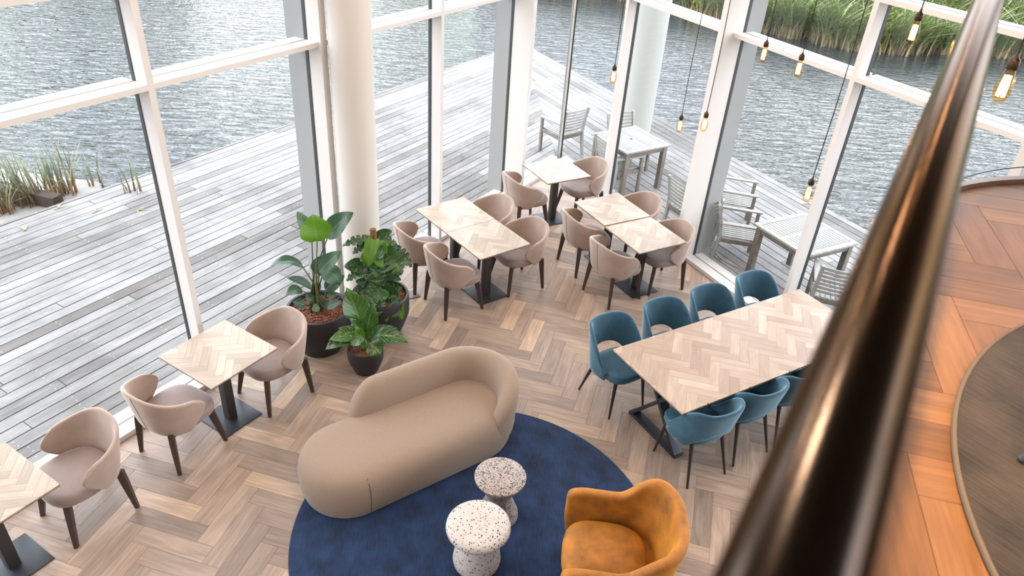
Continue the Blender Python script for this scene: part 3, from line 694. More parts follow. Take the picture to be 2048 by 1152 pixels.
for (px, py), a_, lab in (((183, 426), 20, 'bent green leaf lying on the deck near the reeds'), ((272, 421), -30, 'small brown leaf lying on the deck'), ((108, 418), 5, 'fallen reed blades lying on the deck edge'), ((45, 462), 60, 'withered leaf on the deck below the reed tufts')):
    d_ = ray(px, py); p = CAM+d_*((DZ+0.004-CAM.z)/d_.z); tb = MB()
    for j in range(3):
        aa = rad(a_+j*47); blade(tb, (0.02*j, 0.01*j, 0.0), 0.03+0.02*j, 0.22, aa, 0.03, 0.6, 4)
    o = tb.obj('fallen_leaf', M['litter'], None, 0, p); tag(o, lab, 'leaf', 'leaves fallen on the deck')

# ------------------------------------------------------------------ tables with herringbone tops
def table_top_planks(parent, hx, hy, w, n, ang, z0, z1, mat, org):
    for poly, ax in herringbone(org, ang, w, n, int(2.2*max(hx, hy)/w)+8, True):
        q = poly
        for p, nn in ((V2((hx, 0)), V2((1, 0))), (V2((-hx, 0)), V2((-1, 0))), (V2((0, hy)), V2((0, 1))), (V2((0, -hy)), V2((0, -1)))):
            q = clip(q, p, nn)
            if len(q) < 3: break
        if len(q) < 3 or area(q) < 0.0001: continue
        c_ = sum(q, V2((0, 0)))/len(q); mb = MB(); plank_to(mb, q, ax, z0, z1, 0.0003, 0.0006, c_)
        put('plank', mb.mesh('plank', mat, 0), parent, (c_.x, c_.y, 0))
def pedestal_table(x, y, deg, label, ph):
    t = empty('square_table', (x, y, 0), rad(deg)); tag(t, label, 'table', 'square pedestal tables with herringbone tops')
    h = 0.3475
    tt = MB().box((-h+0.002, -h+0.002, 0.731), (h-0.002, h-0.002, 0.7385), 0.002).obj('table_top', M['top_edge'], t, 30)
    table_top_planks(tt, h-0.001, h-0.001, 0.069, 4, rad(-45), 0.738, 0.750, M['top'], V2(ph))
    MB().box((-0.16, -0.16, 0.716), (0.16, 0.16, 0.731), 0.002).obj('mounting_plate', M['pedestal'], t, 30)
    MB().box((-0.042, -0.042, 0.010), (0.042, 0.042, 0.717), 0.004).obj('pedestal', M['pedestal'], t, 30)
    MB().box((-0.195, -0.195, 0.0), (0.195, 0.195, 0.010), 0.002).obj('base_plate', M['dark_metal'], t, 30)
    return t
e2 = V2((-math.sin(0.674), math.cos(0.674)))
pedestal_table(-2.495, 4.952, 59.2, 'square oak herringbone table at the left glass wall between two beige chairs', (0.02, 0.11))
pedestal_table(0.490, 9.453, 31.3, 'farthest square oak table in the pointed glass corner', (-0.03, 0.05))
pedestal_table(-0.532+e2.x*0.3485, 7.626+e2.y*0.3485, 38.6, 'rear half of the oak table pair behind the potted plants', (0.10, 0.02))
pedestal_table(-0.532-e2.x*0.3485, 7.626-e2.y*0.3485, 38.6, 'front half of the oak table pair behind the potted plants', (-0.04, -0.06))
pedestal_table(1.181, 8.366, 30.4, 'rear of the two oak tables standing edge to edge near the right glass wall', (0.05, -0.02))
pedestal_table(1.533, 7.741, 30.9, 'front of the two oak tables standing edge to edge near the right glass wall', (-0.08, 0.05))
zc = V2((-3.0, 3.4))-V2((math.cos(rad(60)), math.sin(rad(60))))*0.3475-V2((math.sin(rad(60)), -math.cos(rad(60))))*0.3475
pedestal_table(zc.x, zc.y, 60.0, 'square oak table cut off by the lower left picture corner', (0.03, 0.03))

lt = empty('long_table', (2.28, 5.674, 0), rad(32.2)); tag(lt, 'long oak herringbone dining table with black steel legs', 'table')
HX, HY = 1.2475, 0.485
tt = MB().box((-HX+0.002, -HY+0.002, 0.728), (HX-0.002, HY-0.002, 0.7365), 0.002).obj('table_top', M['top_edge'], lt, 30)
table_top_planks(tt, HX-0.001, HY-0.001, 0.0875, 4, rad(-45), 0.736, 0.750, M['top2'], V2((0.03, 0.02)))
for sx in (-1, 1):
    fr = MB(); x0 = sx*0.985
    fr.box((x0-0.05, -0.34, 0.0), (x0+0.05, 0.34, 0.035), 0.002)
    for sy in (-1, 1):
        a = Vector((x0, sy*0.322, 0.018)); b = Vector((x0, -sy*0.24, 0.712)); d = (b-a); ln = d.length
        Mx = Matrix.Translation(a) @ d.to_track_quat('Z', 'X').to_matrix().to_4x4()
        # flat bar leaning across to the other side of the frame
        y_ = Vector((0, 1, 0)); zax = d.normalized(); xax = Vector((1, 0, 0)); yax = zax.cross(xax)
        Mx = Matrix(((xax.x, yax.x, zax.x, a.x), (xax.y, yax.y, zax.y, a.y), (xax.z, yax.z, zax.z, a.z), (0, 0, 0, 1)))
        fr.box((-0.05, -0.018, -0.01), (0.05, 0.018, ln), 0.002, Mx)
    fr.box((x0-0.05, -0.30, 0.70), (x0+0.05, 0.30, 0.728), 0.002)
    fr.obj('leg_frame', M['dark_metal'], lt, 30)

# ------------------------------------------------------------------ beige tub chairs
def superell(phi, rx, ry, n=2.5):
    c_, s_ = math.cos(phi), math.sin(phi); k = (abs(c_/rx)**n+abs(s_/ry)**n)**(-1.0/n); return c_*k, s_*k
def cushion(rx, ry, z0, z1, x0=0.0, n=3.2, seg=36, dome=0.012, front=1.0, rim=0.03):
    rings = []
    for ins, z in ((0.05, z0), (0.02, z0+0.005), (0.004, z0+rim*0.6), (0.0, (z0+z1)/2), (0.004, z1-rim*0.7), (rim*0.55, z1-rim*0.12), (rim*1.6, z1+dome*0.35), (0.12, z1+dome*0.8), (0.19, z1+dome)):
        r = []
        for k in range(seg):
            p = 2*PI*k/seg; x, y = superell(p, rx-ins, ry-ins, n)
            taper = 1.0-0.10*clamp(-x/rx) if front else 1.0
            r.append((x+x0, y*taper, z))
        rings.append(r)
    return MB().rings(rings)
def tub_chair():
    t = empty('tub_chair'); 
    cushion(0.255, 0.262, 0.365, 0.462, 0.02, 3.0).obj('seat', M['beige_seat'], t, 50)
    def shell(u, v):
        s = 2*u-1; a = abs(s)
        zt = 0.805-0.120*sstep(0.10, 0.95, a)
        zt -= 0.050*sstep(0.84, 1.0, a)**1.5
        pe = rad(64+41*math.sin(PI/2*min(1.0, v/0.78)))-rad(11)*clamp((v-0.78)/0.22)**2
        ph = PI+s*pe; z = lerp(0.352, zt, v)
        k = 0.90+0.14*v**0.8; x, y = superell(ph, 0.285*k, 0.292*k, 2.5)
        drop = 0.86 if v < 0.02 else 1.0
        return (x*drop-0.045*v*sstep(1.0, 0.2, a)+0.01, y*drop, z)
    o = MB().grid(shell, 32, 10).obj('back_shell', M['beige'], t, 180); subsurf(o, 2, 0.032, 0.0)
    MB().tube([tuple(Vector(shell(0.5, v))+Vector((-0.0175, 0, 0))) for v in [0.04+0.92*i/9 for i in range(10)]], 0.0022, 6).obj('back_seam', M['beige_seat'], t, 60)
    for sx in (-1, 1):
        for sy in (-1, 1):
            top = Vector((0.185, sy*0.185, 0.385)) if sx > 0 else Vector((-0.212, sy*0.203, 0.405)); bot = Vector((sx*0.243, sy*0.243, 0.0))
            mb = MB(); d = (bot-top).normalized(); a = Vector((sx, sy, 0)).normalized(); b_ = d.cross(a).normalized(); a = b_.cross(d)
            R_ = []
            for tt_, wa, wb2 in ((0.0, 0.027, 0.021), (0.25, 0.026, 0.021), (0.7, 0.019, 0.018), (1.0, 0.015, 0.0145)):
                p = top.lerp(bot, tt_); R_.append([tuple(p+a*(sa*wa)+b_*(sb*wb2)) for sa, sb in ((-1, -1), (1, -1), (1, 1), (-1, 1))])
            for r in R_[-1:]: R_[-1] = [(q[0], q[1], 0.0) for q in r]
            mb.rings(R_[::-1]); mb.obj('leg', M['leg'], t, 30)
    MB().box((-0.20, -0.20, 0.348), (0.20, 0.20, 0.372), 0.004).obj('seat_frame', M['leg'], t, 30)
    return t
tub = tub_chair()
tubs = [(-3.18, 3.79, 237, 'beige velvet tub chair facing the cut-off table at the lower left corner'),
        (-2.76, 4.555, 62, 'beige tub chair seen from behind, nearest seat at the left wall table'),
        (-2.195, 5.33, 233, 'beige tub chair between the left wall table and the largest plant pot'),
        (-0.665, 7.075, 36, 'beige tub chair with its back to the sofa at the table pair'),
        (-1.085, 7.545, 36, 'beige tub chair beside the climbing plant at the rear half of the table pair'),
        (0.035, 7.645, 213, 'beige tub chair on the aisle side of the front half of the table pair'),
        (-0.395, 8.195, 218, 'beige tub chair near the glass, tucked in at the rear half of the table pair'),
        (0.10, 9.22, 31, 'beige tub chair turned away from the viewer at the farthest corner table'),
        (0.885, 9.69, 211, 'beige tub chair facing the viewer in the pointed glass corner'),
        (0.895, 8.19, 27, 'beige tub chair on the aisle side of the rear edge-to-edge table'),
        (1.21, 7.545, 36, 'beige tub chair seen from behind closest to the teal chairs'),
        (1.795, 7.90, 204, 'beige tub chair by the right glass wall at the front edge-to-edge table'),
        (1.50, 8.62, 211, 'beige tub chair half hidden behind the rear edge-to-edge table')]
for i, (x, y, a, lab) in enumerate(tubs):
    o = tub if i == 0 else copy_tree(tub)
    o.location = (x, y, 0); o.rotation_euler = (0, 0, rad(a)); tag(o, lab, 'chair', 'beige velvet tub chairs')

# ------------------------------------------------------------------ teal dining chairs
def teal_chair():
    t = empty('dining_chair')
    s_ = cushion(0.235, 0.235, 0.405, 0.478, 0.02, 3.4, rim=0.022).obj('seat', M['teal'], t, 50)
    ring = []
    for k in range(49):
        p = 2*PI*k/48; x, y = superell(p, 0.222, 0.222, 3.4); ring.append((x+0.02, y*(1.0-0.10*clamp(-x/0.222)), 0.4755))
    MB().tube(ring, 0.0035, 6, False).obj('piping', M['teal'], s_, 60)
    PM = rad(112)
    def zt(a):  # a = |phi| in degrees
        return 0.835-0.345*sstep(48, 114, a)**1.25
    def zb(a):
        return 0.385+0.155*math.sqrt(max(0.0, 1-(a/56.0)**2)) if a < 56 else 0.385+0.02*sstep(70, 112, a)
    def shell(u, v):
        s = 2*u-1; ph = s*PM; a = abs(ph)*180/PI
        z = lerp(zb(a), zt(a), v); h = clamp((z-0.385)/0.45)
        k = 0.955+0.09*h; x, y = superell(PI+ph, 0.245*k, 0.262*k, 2.6)
        return (x-0.075*h*clamp(math.cos(ph)+0.25)+0.005, y*(1.0-0.05*h), z)
    o = MB().grid(shell, 32, 7).obj('back_shell', M['teal'], t, 180); subsurf(o, 2, 0.034, 0.0)
    for sy in (-1, 1):
        for aa, vv in ((101, 0.45), (76, 0.10)):
            p = Vector(shell(0.5+sy*aa/112/2, vv)); q = Vector((p.x*0.2, p.y, 0)).normalized()
            bm_ = MB().lathe([(0.006, -0.002), (0.0055, 0.003), (0.003, 0.006)], 12, Matrix.Translation(p+q*0.018) @ q.to_track_quat('Z', 'X').to_matrix().to_4x4()); bm_.obj('brass_stud', M['brass'], t, 60)
    for sx, sy in ((1, 1), (1, -1), (-1, 1), (-1, -1)):
        top = Vector((sx*0.165+0.01, sy*0.165, 0.41)); bot = Vector((0.215 if sx > 0 else -0.275, sy*0.212, 0.0))
        MB().tube([bot, bot.lerp(top, 0.5), top], [0.0105, 0.0145, 0.020], 14).obj('leg', M['legb'], t, 60)
    return t
tc = teal_chair()
ax_ = V2((0.8462, 0.5329))
teals = [(1.08, 5.60, 304, 'teal velvet chair at the near end of the window side of the long table'),
         (1.08+ax_.x*0.645, 5.60+ax_.y*0.645, 302, 'second teal chair from the near end on the window side of the long table'),
         (1.08+ax_.x*1.26, 5.60+ax_.y*1.26, 302, 'third teal chair from the near end on the window side of the long table'),
         (1.08+ax_.x*1.905, 5.60+ax_.y*1.905, 302, 'teal chair farthest along the window side of the long table'),
         (1.70, 4.835, 119, 'teal chair seen from behind at the near corner of the long table'),
         (2.155, 5.145, 121, 'second teal chair seen from behind, partly covered by the handrail'),
         (2.60, 5.42, 121, 'teal chair almost hidden behind the handrail')]
for i, (x, y, a, lab) in enumerate(teals):
    o = tc if i == 0 else copy_tree(tc)
    o.location = (x, y, 0); o.rotation_euler = (0, 0, rad(a)); tag(o, lab, 'chair', 'teal velvet dining chairs')

# ------------------------------------------------------------------ lounge group on the navy rug
rug = MB().lathe([(1.438, 0.0), (1.445, 0.004), (1.438, 0.011), (1.1, 0.012), (0.4, 0.012)], 160).obj('round_rug', M['rug'], None, 40, (-0.135, 3.871, 0), rad(4)); tag(rug, 'round navy blue rug under the sofa and terrazzo stools', 'rug')
RZ = 0.012
def stadium(hl, r, n=20):
    pts = []
    for k in range(n+1): a = -PI/2+PI*k/n; pts.append((hl+r*math.cos(a), r*math.sin(a)))
    for j in range(1, 8): pts.append((hl-2*hl*j/8, r))
    for k in range(n+1): a = PI/2+PI*k/n; pts.append((-hl+r*math.cos(a), r*math.sin(a)))
    for j in range(1, 8): pts.append((-hl+2*hl*j/8, -r))
    return pts
sofa = empty('sofa', (-0.775, 4.612, RZ), rad(37.3)); tag(sofa, 'curved beige wool sofa with rounded ends on the navy rug', 'sofa')
HL, SR = 0.575, 0.41
rings = []
SPROF = ((0.045, 0.0), (0.026, 0.012), (0.012, 0.06), (0.002, 0.14), (0.0, 0.22), (0.010, 0.30), (0.034, 0.355), (0.072, 0.392), (0.130, 0.414), (0.21, 0.424), (0.30, 0.427), (0.38, 0.428))
for ins, z in SPROF:
    rings.append([(x, y, z) for x, y in stadium(HL, SR-ins)])
MB().rings(rings).obj('seat', M['sofa'], sofa, 180)
# backrest follows the outline: window side (+y) and round the far end (+x)
BRr = SR-0.068
def bpath(p):
    # p in metres along the path, starting part way along the +y side
    x0 = -0.42; Ls = HL-x0
    if p < Ls: return V2((x0+p, BRr)), V2((0, 1))
    a = PI/2-(p-Ls)/BRr
    return V2((HL+BRr*math.cos(a), BRr*math.sin(a))), V2((math.cos(a), math.sin(a)))
TOT = (HL+0.42)+BRr*rad(176)
def bsec(i, n):
    p = TOT*i/n; c_, nn = bpath(p)
    e0 = clamp(p/0.30); e1 = clamp((TOT-p)/0.62)
    f = math.sqrt(max(0.0, 1-(1-e0)**2.2))*math.sqrt(max(0.0, 1-(1-e1)**2.2))
    zt_ = 0.20+0.485*max(f, 0.06); th = 0.098*max(f, 0.25)**0.5; zb_ = 0.035+0.10*(1-f)
    r = []
    for k in range(20):
        a = 2*PI*k/20; ca, sa = math.cos(a), math.sin(a)
        zz = (zb_+zt_)/2+(zt_-zb_)/2*math.copysign(abs(sa)**0.62, sa)
        lean = 0.05*clamp((zz-0.35)/0.35)
        off = th*math.copysign(abs(ca)**0.75, ca)+lean
        q = c_+nn*off; r.append((q.x, q.y, zz))
    return r
MB().rings([bsec(i, 64) for i in range(65)]).obj('backrest', M['sofa'], sofa, 180)
def seam(ang, z0, z1, cxs):
    pts = []
    for i in range(9):
        z = lerp(z0, z1, i/8); ins = 0.0
        for (ia, za), (ib, zb_) in zip(SPROF, SPROF[1:]):
            if za <= z <= zb_: ins = lerp(ia, ib, (z-za)/(zb_-za))
        r = SR-ins+0.001; pts.append((cxs+r*math.cos(ang), r*math.sin(ang), z))
    MB().tube(pts, 0.0030, 6).obj('seam', M['top_edge'], sofa, 60)
seam(rad(-90), 0.02, 0.375, -HL); seam(rad(-60), 0.33, 0.385, HL)

s1 = MB().lathe([(0.155, 0.0), (0.176, 0.012), (0.182, 0.05), (0.172, 0.12), (0.135, 0.21), (0.118, 0.265), (0.125, 0.305), (0.185, 0.345), (0.225, 0.365), (0.240, 0.39), (0.238, 0.412), (0.220, 0.432), (0.185, 0.438), (0.08, 0.440)], 64).obj('terrazzo_stool', M['terr_w'], None, 70, (-0.115, 3.585, RZ)); tag(s1, 'white mushroom shaped terrazzo stool with dark specks, nearest the viewer', 'stool', 'terrazzo stools')
s2 = MB().lathe([(0.150, 0.0), (0.166, 0.012), (0.162, 0.05), (0.128, 0.14), (0.098, 0.22), (0.100, 0.25), (0.140, 0.33), (0.185, 0.405), (0.203, 0.435), (0.204, 0.446), (0.199, 0.451), (0.08, 0.452)], 64).obj('terrazzo_stool', M['terr_g'], None, 50, (0.02, 4.045, RZ)); tag(s2, 'grey speckled hourglass terrazzo stool beside the sofa', 'stool', 'terrazzo stools')

ac = empty('armchair', (0.885, 3.44, RZ), rad(175)); tag(ac, 'mustard yellow velvet armchair at the rug edge', 'armchair')
cushion(0.30, 0.275, 0.27, 0.425, 0.085, 3.0, 40, 0.03, 0, 0.05).obj('seat_cushion', M['mustard'], ac, 180)
def ashell(u, v):
    s = 2*u-1; a = abs(s); PM_ = 1.0
    # U-shaped plan: arms along +x, back at -x
    q = s*1.02
    half = 0.33
    Lc = 0.42                                  # straight arm length
    tot = Lc+half*PI/2; d = a*tot
    if d < half*PI/2:
        ph = d/half; cc, ss = superell(ph, half*0.86, half, 2.9); x = -0.03-cc; y = ss
    else: x = -0.03+(d-half*PI/2); y = half
    y = math.copysign(y, s) if s else 0.0
    back = 1-sstep(0.36, 0.58, a)
    zt_ = lerp(0.615, 0.835, back)-0.05*sstep(0.90, 1.0, a)
    z = lerp(0.13, zt_, v)
    fl = 0.10*v**1.3*back
    nx, ny = (-1, 0) if a < 0.2 else (0, math.copysign(1, s))
    x -= fl*clamp(math.cos(min(d/half, PI/2))+0.0); y += math.copysign(0.03*v+fl*0.35*math.sin(min(d/half, PI/2)), s) if s else 0
    x -= 0.03*sstep(0.5, 0.0, v)*sstep(0.8, 1.0, a)
    return (x, y, z)
o = MB().grid(ashell, 32, 8).obj('arm_and_back_shell', M['mustard'], ac, 180); subsurf(o, 2, 0.085, 0.0)
MB().box((-0.32, -0.29, 0.13), (0.33, 0.29, 0.29), 0.03).obj('seat_base', M['mustard'], ac, 60)
for sx in (-1, 1):
    for sy in (-1, 1): MB().tube([(sx*0.29, sy*0.26, 0.0), (sx*0.25, sy*0.23, 0.15)], [0.013, 0.02], 12).obj('leg', M['legb'], ac, 60)

# ------------------------------------------------------------------ planters
def leaf_mesh(mb, B, T, width, org, roll=0.0, arch=0.12, fold=0.18, prof='oval', split=0, view=None, droop=None):
    B = Vector(B); T = Vector(T); d = T-B; ln = d.length; d.normalize()
    vw = (CAM-B-org).normalized(); side = d.cross(vw).normalized(); nrm = side.cross(d).normalized()
    Rm = Matrix.Rotation(roll, 3, d); side = Rm @ side; nrm = Rm @ nrm
    up = Vector((0, 0, 1)); bend = (up-d*up.dot(d))
    bend = bend.normalized() if bend.length > 0.2 else nrm
    nu = 16 if not split else 46
    def wprof(u):
        if prof == 'oval': return (math.sin(PI*clamp(u*0.97+0.03)**0.80))**0.75
        if prof == 'lance': return math.sin(PI*u**0.85)**1.05
        return (math.sin(PI*clamp(0.10+0.90*u)**0.72))**0.62        # heart / monstera
    def f(u, v):
        y = (v-0.5)*2; c_ = B+d*(ln*u)+bend*(arch*ln*4*u*(1-u))
        if droop: c_ = c_+Vector((0, 0, -1))*(droop*ln*u*u)
        w_ = width*0.5*wprof(u)
        if split:
            ph = (u*split) % 1.0; cut = sstep(0.20, 0.06, abs(ph-0.5)) if 0.14 < u < 0.90 else 0
            w_ *= 1-0.60*cut*(1 if abs(y) > 0.0 else 0)
        back_ = -0.10*ln*abs(y)**2*(1 if prof == 'heart' else 0)
        return c_+side*(w_*y)+nrm*(fold*w_*abs(y)**1.3)+nrm*(0.04*width*math.sin(u*9+y*2))+d*(back_*(1-u))
    mb.grid(f, nu, 8, lambda u, v: (u, (v-0.5)*2)); return mb
def pebbles(parent, r, z, n, rnd_):
    mb = MB(); mb.lathe([(r, z-0.03), (r, z-0.012)], 32)
    for i in range(n):
        a = rnd_.uniform(0, 2*PI); q = r*math.sqrt(rnd_.random())*0.985; s_ = rnd_.uniform(0.007, 0.012)
        M_ = Matrix.Translation((q*math.cos(a), q*math.sin(a), z-0.008+rnd_.uniform(0, 0.012))) @ Matrix.Rotation(rnd_.uniform(0, 6), 4, 'Z') @ Matrix.Rotation(rnd_.uniform(0, 1), 4, 'X') @ Matrix.Diagonal((s_*1.3, s_, s_*0.85, 1))
        vs_ = [Vector(p) for p in ((1, 0, 0), (-1, 0, 0), (0, 1, 0), (0, -1, 0), (0, 0, 1), (0, 0, -1))]
        mb.add([tuple(M_ @ v) for v in vs_], [(0, 2, 4), (2, 1, 4), (1, 3, 4), (3, 0, 4), (2, 0, 5), (1, 2, 5), (3, 1, 5), (0, 3, 5)])
    o = mb.obj('clay_pebbles', M['pebble'], parent, 180); tag(o, kind='stuff'); return o
def pot(name, x, y, R_, h, rb, label, soil):
    e = empty(name, (x, y, 0)); tag(e, label, 'potted plant')
    prof = [(rb, 0.0), (rb+0.02, 0.006), (rb+(R_-rb)*0.55, h*0.25), (R_*0.985, h*0.55), (R_, h*0.75), (R_*0.985, h-0.006), (R_*0.975, h), (R_*0.90, h), (R_*0.885, h-0.006), (R_*0.885, soil-0.02)]
    MB().lathe(prof, 64, None, True, True).obj('pot', M['pot'], e, 45); return e
def add_leaf(parent, px0, px1, wpx, Y0, Y1, mat, sc_, off, stem=None, root=None, smat='stem', sr=(0.011, 0.006), **kw):
    B = at_y(off[0]+px0[0]*sc_, off[1]+px0[1]*sc_, Y0); T = at_y(off[0]+px1[0]*sc_, off[1]+px1[1]*sc_, Y1)
    org = parent.location; dep = (B-CAM).dot(C_F)
    mb = MB(); leaf_mesh(mb, B-org, T-org, wpx*sc_*dep/FPX*1.22, org, **kw)
    o = mb.obj('leaf', M[mat], parent, 180)
    if root is not None:
        b_ = B-org; r_ = Vector(root); mid = (b_+r_)*0.5+Vector(((b_.x-r_.x)*-0.18, (b_.y-r_.y)*-0.18, 0.02))
        MB().tube([r_, r_.lerp(mid, 0.5)*0.5+(r_*0.25+mid*0.25), mid, (mid+b_)*0.5, b_], [sr[0], sr[0]*0.9, (sr[0]+sr[1])/2, sr[1], sr[1]*0.9], 8).obj('stem', M[smat], o, 60)
    return o
# leaves use the viewer's direction only to spread them; they are real blades at the plant's place
_cam_keep = CAM.copy()
r2 = random.Random(3)
P1 = pot('strelitzia_planter', -1.955, 6.10, 0.325, 0.50, 0.19, 'largest anthracite pot with tall paddle-leaved plant beside the left glass wall', 0.455)
pebbles(P1, 0.286, 0.462, 900, r2)
S1, O1 = 0.2256, (540, 400)
ST = [((372, 372), (238, 98), 118, 6.12, 6.22, 'leaf_st', 0.5, 0.05), ((418, 366), (372, 128), 235, 6.02, 6.05, 'leaf_bright', 0.15, 0.04), ((512, 330), (738, 108), 150, 6.16, 6.20, 'leaf_st', -0.35, 0.06),
      ((288, 590), (4, 585), 112, 6.00, 5.92, 'leaf_st', 0.9, 0.20), ((440, 640), (636, 452), 118, 6.05, 6.12, 'leaf_st', -0.3, 0.04), ((428, 660), (500, 478), 150, 6.24, 6.30, 'leaf_st', 0.2, 0.03),
      ((478, 632), (628, 748), 150, 6.05, 5.98, 'leaf_st', 0.3, 0.22), ((492, 796), (660, 668), 110, 6.16, 6.22, 'leaf_st', -0.2, 0.03), ((368, 784), (146, 690), 72, 5.98, 5.90, 'leaf_st', 0.6, 0.10),
      ((288, 806), (138, 842), 82, 5.96, 5.90, 'leaf_st', 0.4, 0.20), ((308, 938), (202, 906), 78, 5.92, 5.88, 'leaf_st', 0.3, 0.08), ((440, 955), (370, 975), 66, 5.88, 5.84, 'leaf_st', 0.3, 0.10),
      ((510, 950), (642, 915), 74, 5.95, 5.95, 'leaf_st', -0.4, 0.10), ((500, 850), (602, 846), 46, 6.12, 6.14, 'leaf_st', -0.5, 0.08), ((480, 940), (530, 890), 60, 5.98, 5.99, 'leaf_st', 0.0, 0.05), ((380, 900), (312, 842), 60, 6.0, 5.98, 'leaf_st', 0.2, 0.08), ((396, 795), (450, 745), 60, 6.2, 6.24, 'leaf_st', 0.2, 0.05)]
for i, (a, b_, w_, y0, y1, mt, rl_, ar) in enumerate(ST):
    ang = r2.uniform(0, 6.28); rr = r2.uniform(0.02, 0.09)
    add_leaf(P1, a, b_, w_, y0, y1, mt, S1, O1, root=(rr*math.cos(ang), rr*math.sin(ang)-0.01, 0.455), sr=(0.013 if i < 8 else 0.009, 0.006), smat='stem' if i % 2 else 'stem_dark', roll=rl_, arch=ar, fold=0.22, prof='oval')

P2 = pot('climbing_plant_planter', -1.385, 6.435, 0.305, 0.50, 0.18, 'anthracite pot with split-leaf plant climbing a coir pole by the column', 0.46)
pebbles(P2, 0.268, 0.467, 700, r2)
tp = at_y(745.6, 458, 6.44)-P2.location
pp = [(tp.x*0.0+0.0, 0.0, 0.44), (tp.x*0.5, tp.y*0.5, lerp(0.44, tp.z, 0.5)), (tp.x, tp.y, tp.z)]
MB().tube([Vector(pp[0]).lerp(Vector(pp[2]), k/12) for k in range(13)], [0.030+0.003*(k % 2) for k in range(13)], 14).obj('coir_pole', M['coir'], P2, 60)
for k in range(4): MB().lathe([(0.030, -0.006), (0.036, 0.0), (0.030, 0.006)], 16, Matrix.Translation(Vector(pp[2])+Vector((0, 0, -0.02-0.035*k))), False, False).obj('rope_turn', M['coir'], P2, 60)
S2, O2 = 0.2778, (640, 440)
MO = [((352, 150), (158, 188), 74, 6.40, 6.30, 'leaf_mo', 0.6), ((365, 175), (232, 245), 66, 6.38, 6.28, 'leaf_mo', 0.4), ((405, 140), (520, 78), 80, 6.52, 6.62, 'leaf_mo', 0.4), ((388, 140), (350, 340), 84, 6.36, 6.24, 'leaf_bright', 0.2),
      ((425, 150), (558, 182), 74, 6.44, 6.44, 'leaf_mo', -0.3), ((400, 238), (446, 348), 70, 6.33, 6.22, 'leaf_bright', 0.3), ((470, 240), (590, 395), 150, 6.38, 6.26, 'leaf_mo', 0.1), ((520, 215), (662, 340), 86, 6.46, 6.40, 'leaf_mo', -0.3),
      ((318, 350), (172, 335), 100, 6.40, 6.30, 'leaf_mo', 0.3), ((330, 368), (188, 440), 72, 6.36, 6.24, 'leaf_mo', 0.3), ((395, 345), (412, 470), 150, 6.32, 6.20, 'leaf_mo', 0.2), ((430, 400), (585, 432), 70, 6.46, 6.44, 'leaf_mo', -0.2),
      ((335, 470), (255, 440), 62, 6.40, 6.34, 'leaf_mo', 0.2), ((335, 500), (240, 535), 84, 6.36, 6.26, 'leaf_mo', 0.3), ((440, 490), (375, 595), 140, 6.32, 6.22, 'leaf_mo', 0.15), ((480, 510), (592, 488), 74, 6.46, 6.46, 'leaf_mo', -0.2),
      ((480, 535), (580, 582), 92, 6.38, 6.34, 'leaf_mo', 0.0), ((490, 605), (545, 708), 120, 6.30, 6.18, 'leaf_mo', 0.1), ((565, 590), (590, 722), 56, 6.32, 6.20, 'leaf_bright', 0.3), ((455, 650), (482, 735), 56, 6.22, 6.14, 'leaf_bright', 0.4),
      ((410, 180), (480, 245), 86, 6.38, 6.32, 'leaf_bright', 0.1), ((360, 260), (290, 300), 66, 6.36, 6.28, 'leaf_bright', 0.3), ((385, 560), (330, 660), 96, 6.24, 6.14, 'leaf_mo', 0.3), ((300, 600), (330, 720), 90, 6.18, 6.10, 'leaf_mo', 0.2), ((420, 590), (420, 690), 90, 6.22, 6.12, 'leaf_mo', 0.2)]
for k in range(26):     # further foliage all round the pole
    zz = r2.uniform(0.12, 0.86); bx = 390+r2.uniform(-40, 60)+(1-zz)*20; by = 560-430*zz; aa = r2.uniform(0, 2*PI); ln_ = r2.uniform(80, 135)
    MO.append(((bx+30*math.cos(aa), by+10), (bx+ln_*1.25*math.cos(aa), by+r2.uniform(20, 95)), r2.uniform(70, 110), 6.44-0.10*math.sin(aa), 6.44-0.24*math.sin(aa), 'leaf_mo', r2.uniform(-0.4, 0.4)))
for i, (a, b_, w_, y0, y1, mt, rl_) in enumerate(MO):
    B = at_y(O2[0]+a[0]*S2, O2[1]+a[1]*S2, y0)-P2.location; tz = clamp((B.z-0.50)/(tp.z-0.44))
    rt = Vector(pp[0]).lerp(Vector(pp[2]), clamp(tz-0.06))
    add_leaf(P2, a, b_, w_, y0, y1, mt, S2, O2, root=tuple(rt), sr=(0.006, 0.004), roll=rl_, arch=0.10, fold=0.22, prof='heart', split=(5 if mt == 'leaf_mo' and i % 3 != 2 and w_ > 65 else 0))
P3 = pot('glossy_plant_planter', -1.415, 5.775, 0.180, 0.285, 0.10, 'smallest anthracite pot with glossy lance-leaved plant in front of the larger pots', 0.255)
pebbles(P3, 0.157, 0.262, 260, r2)
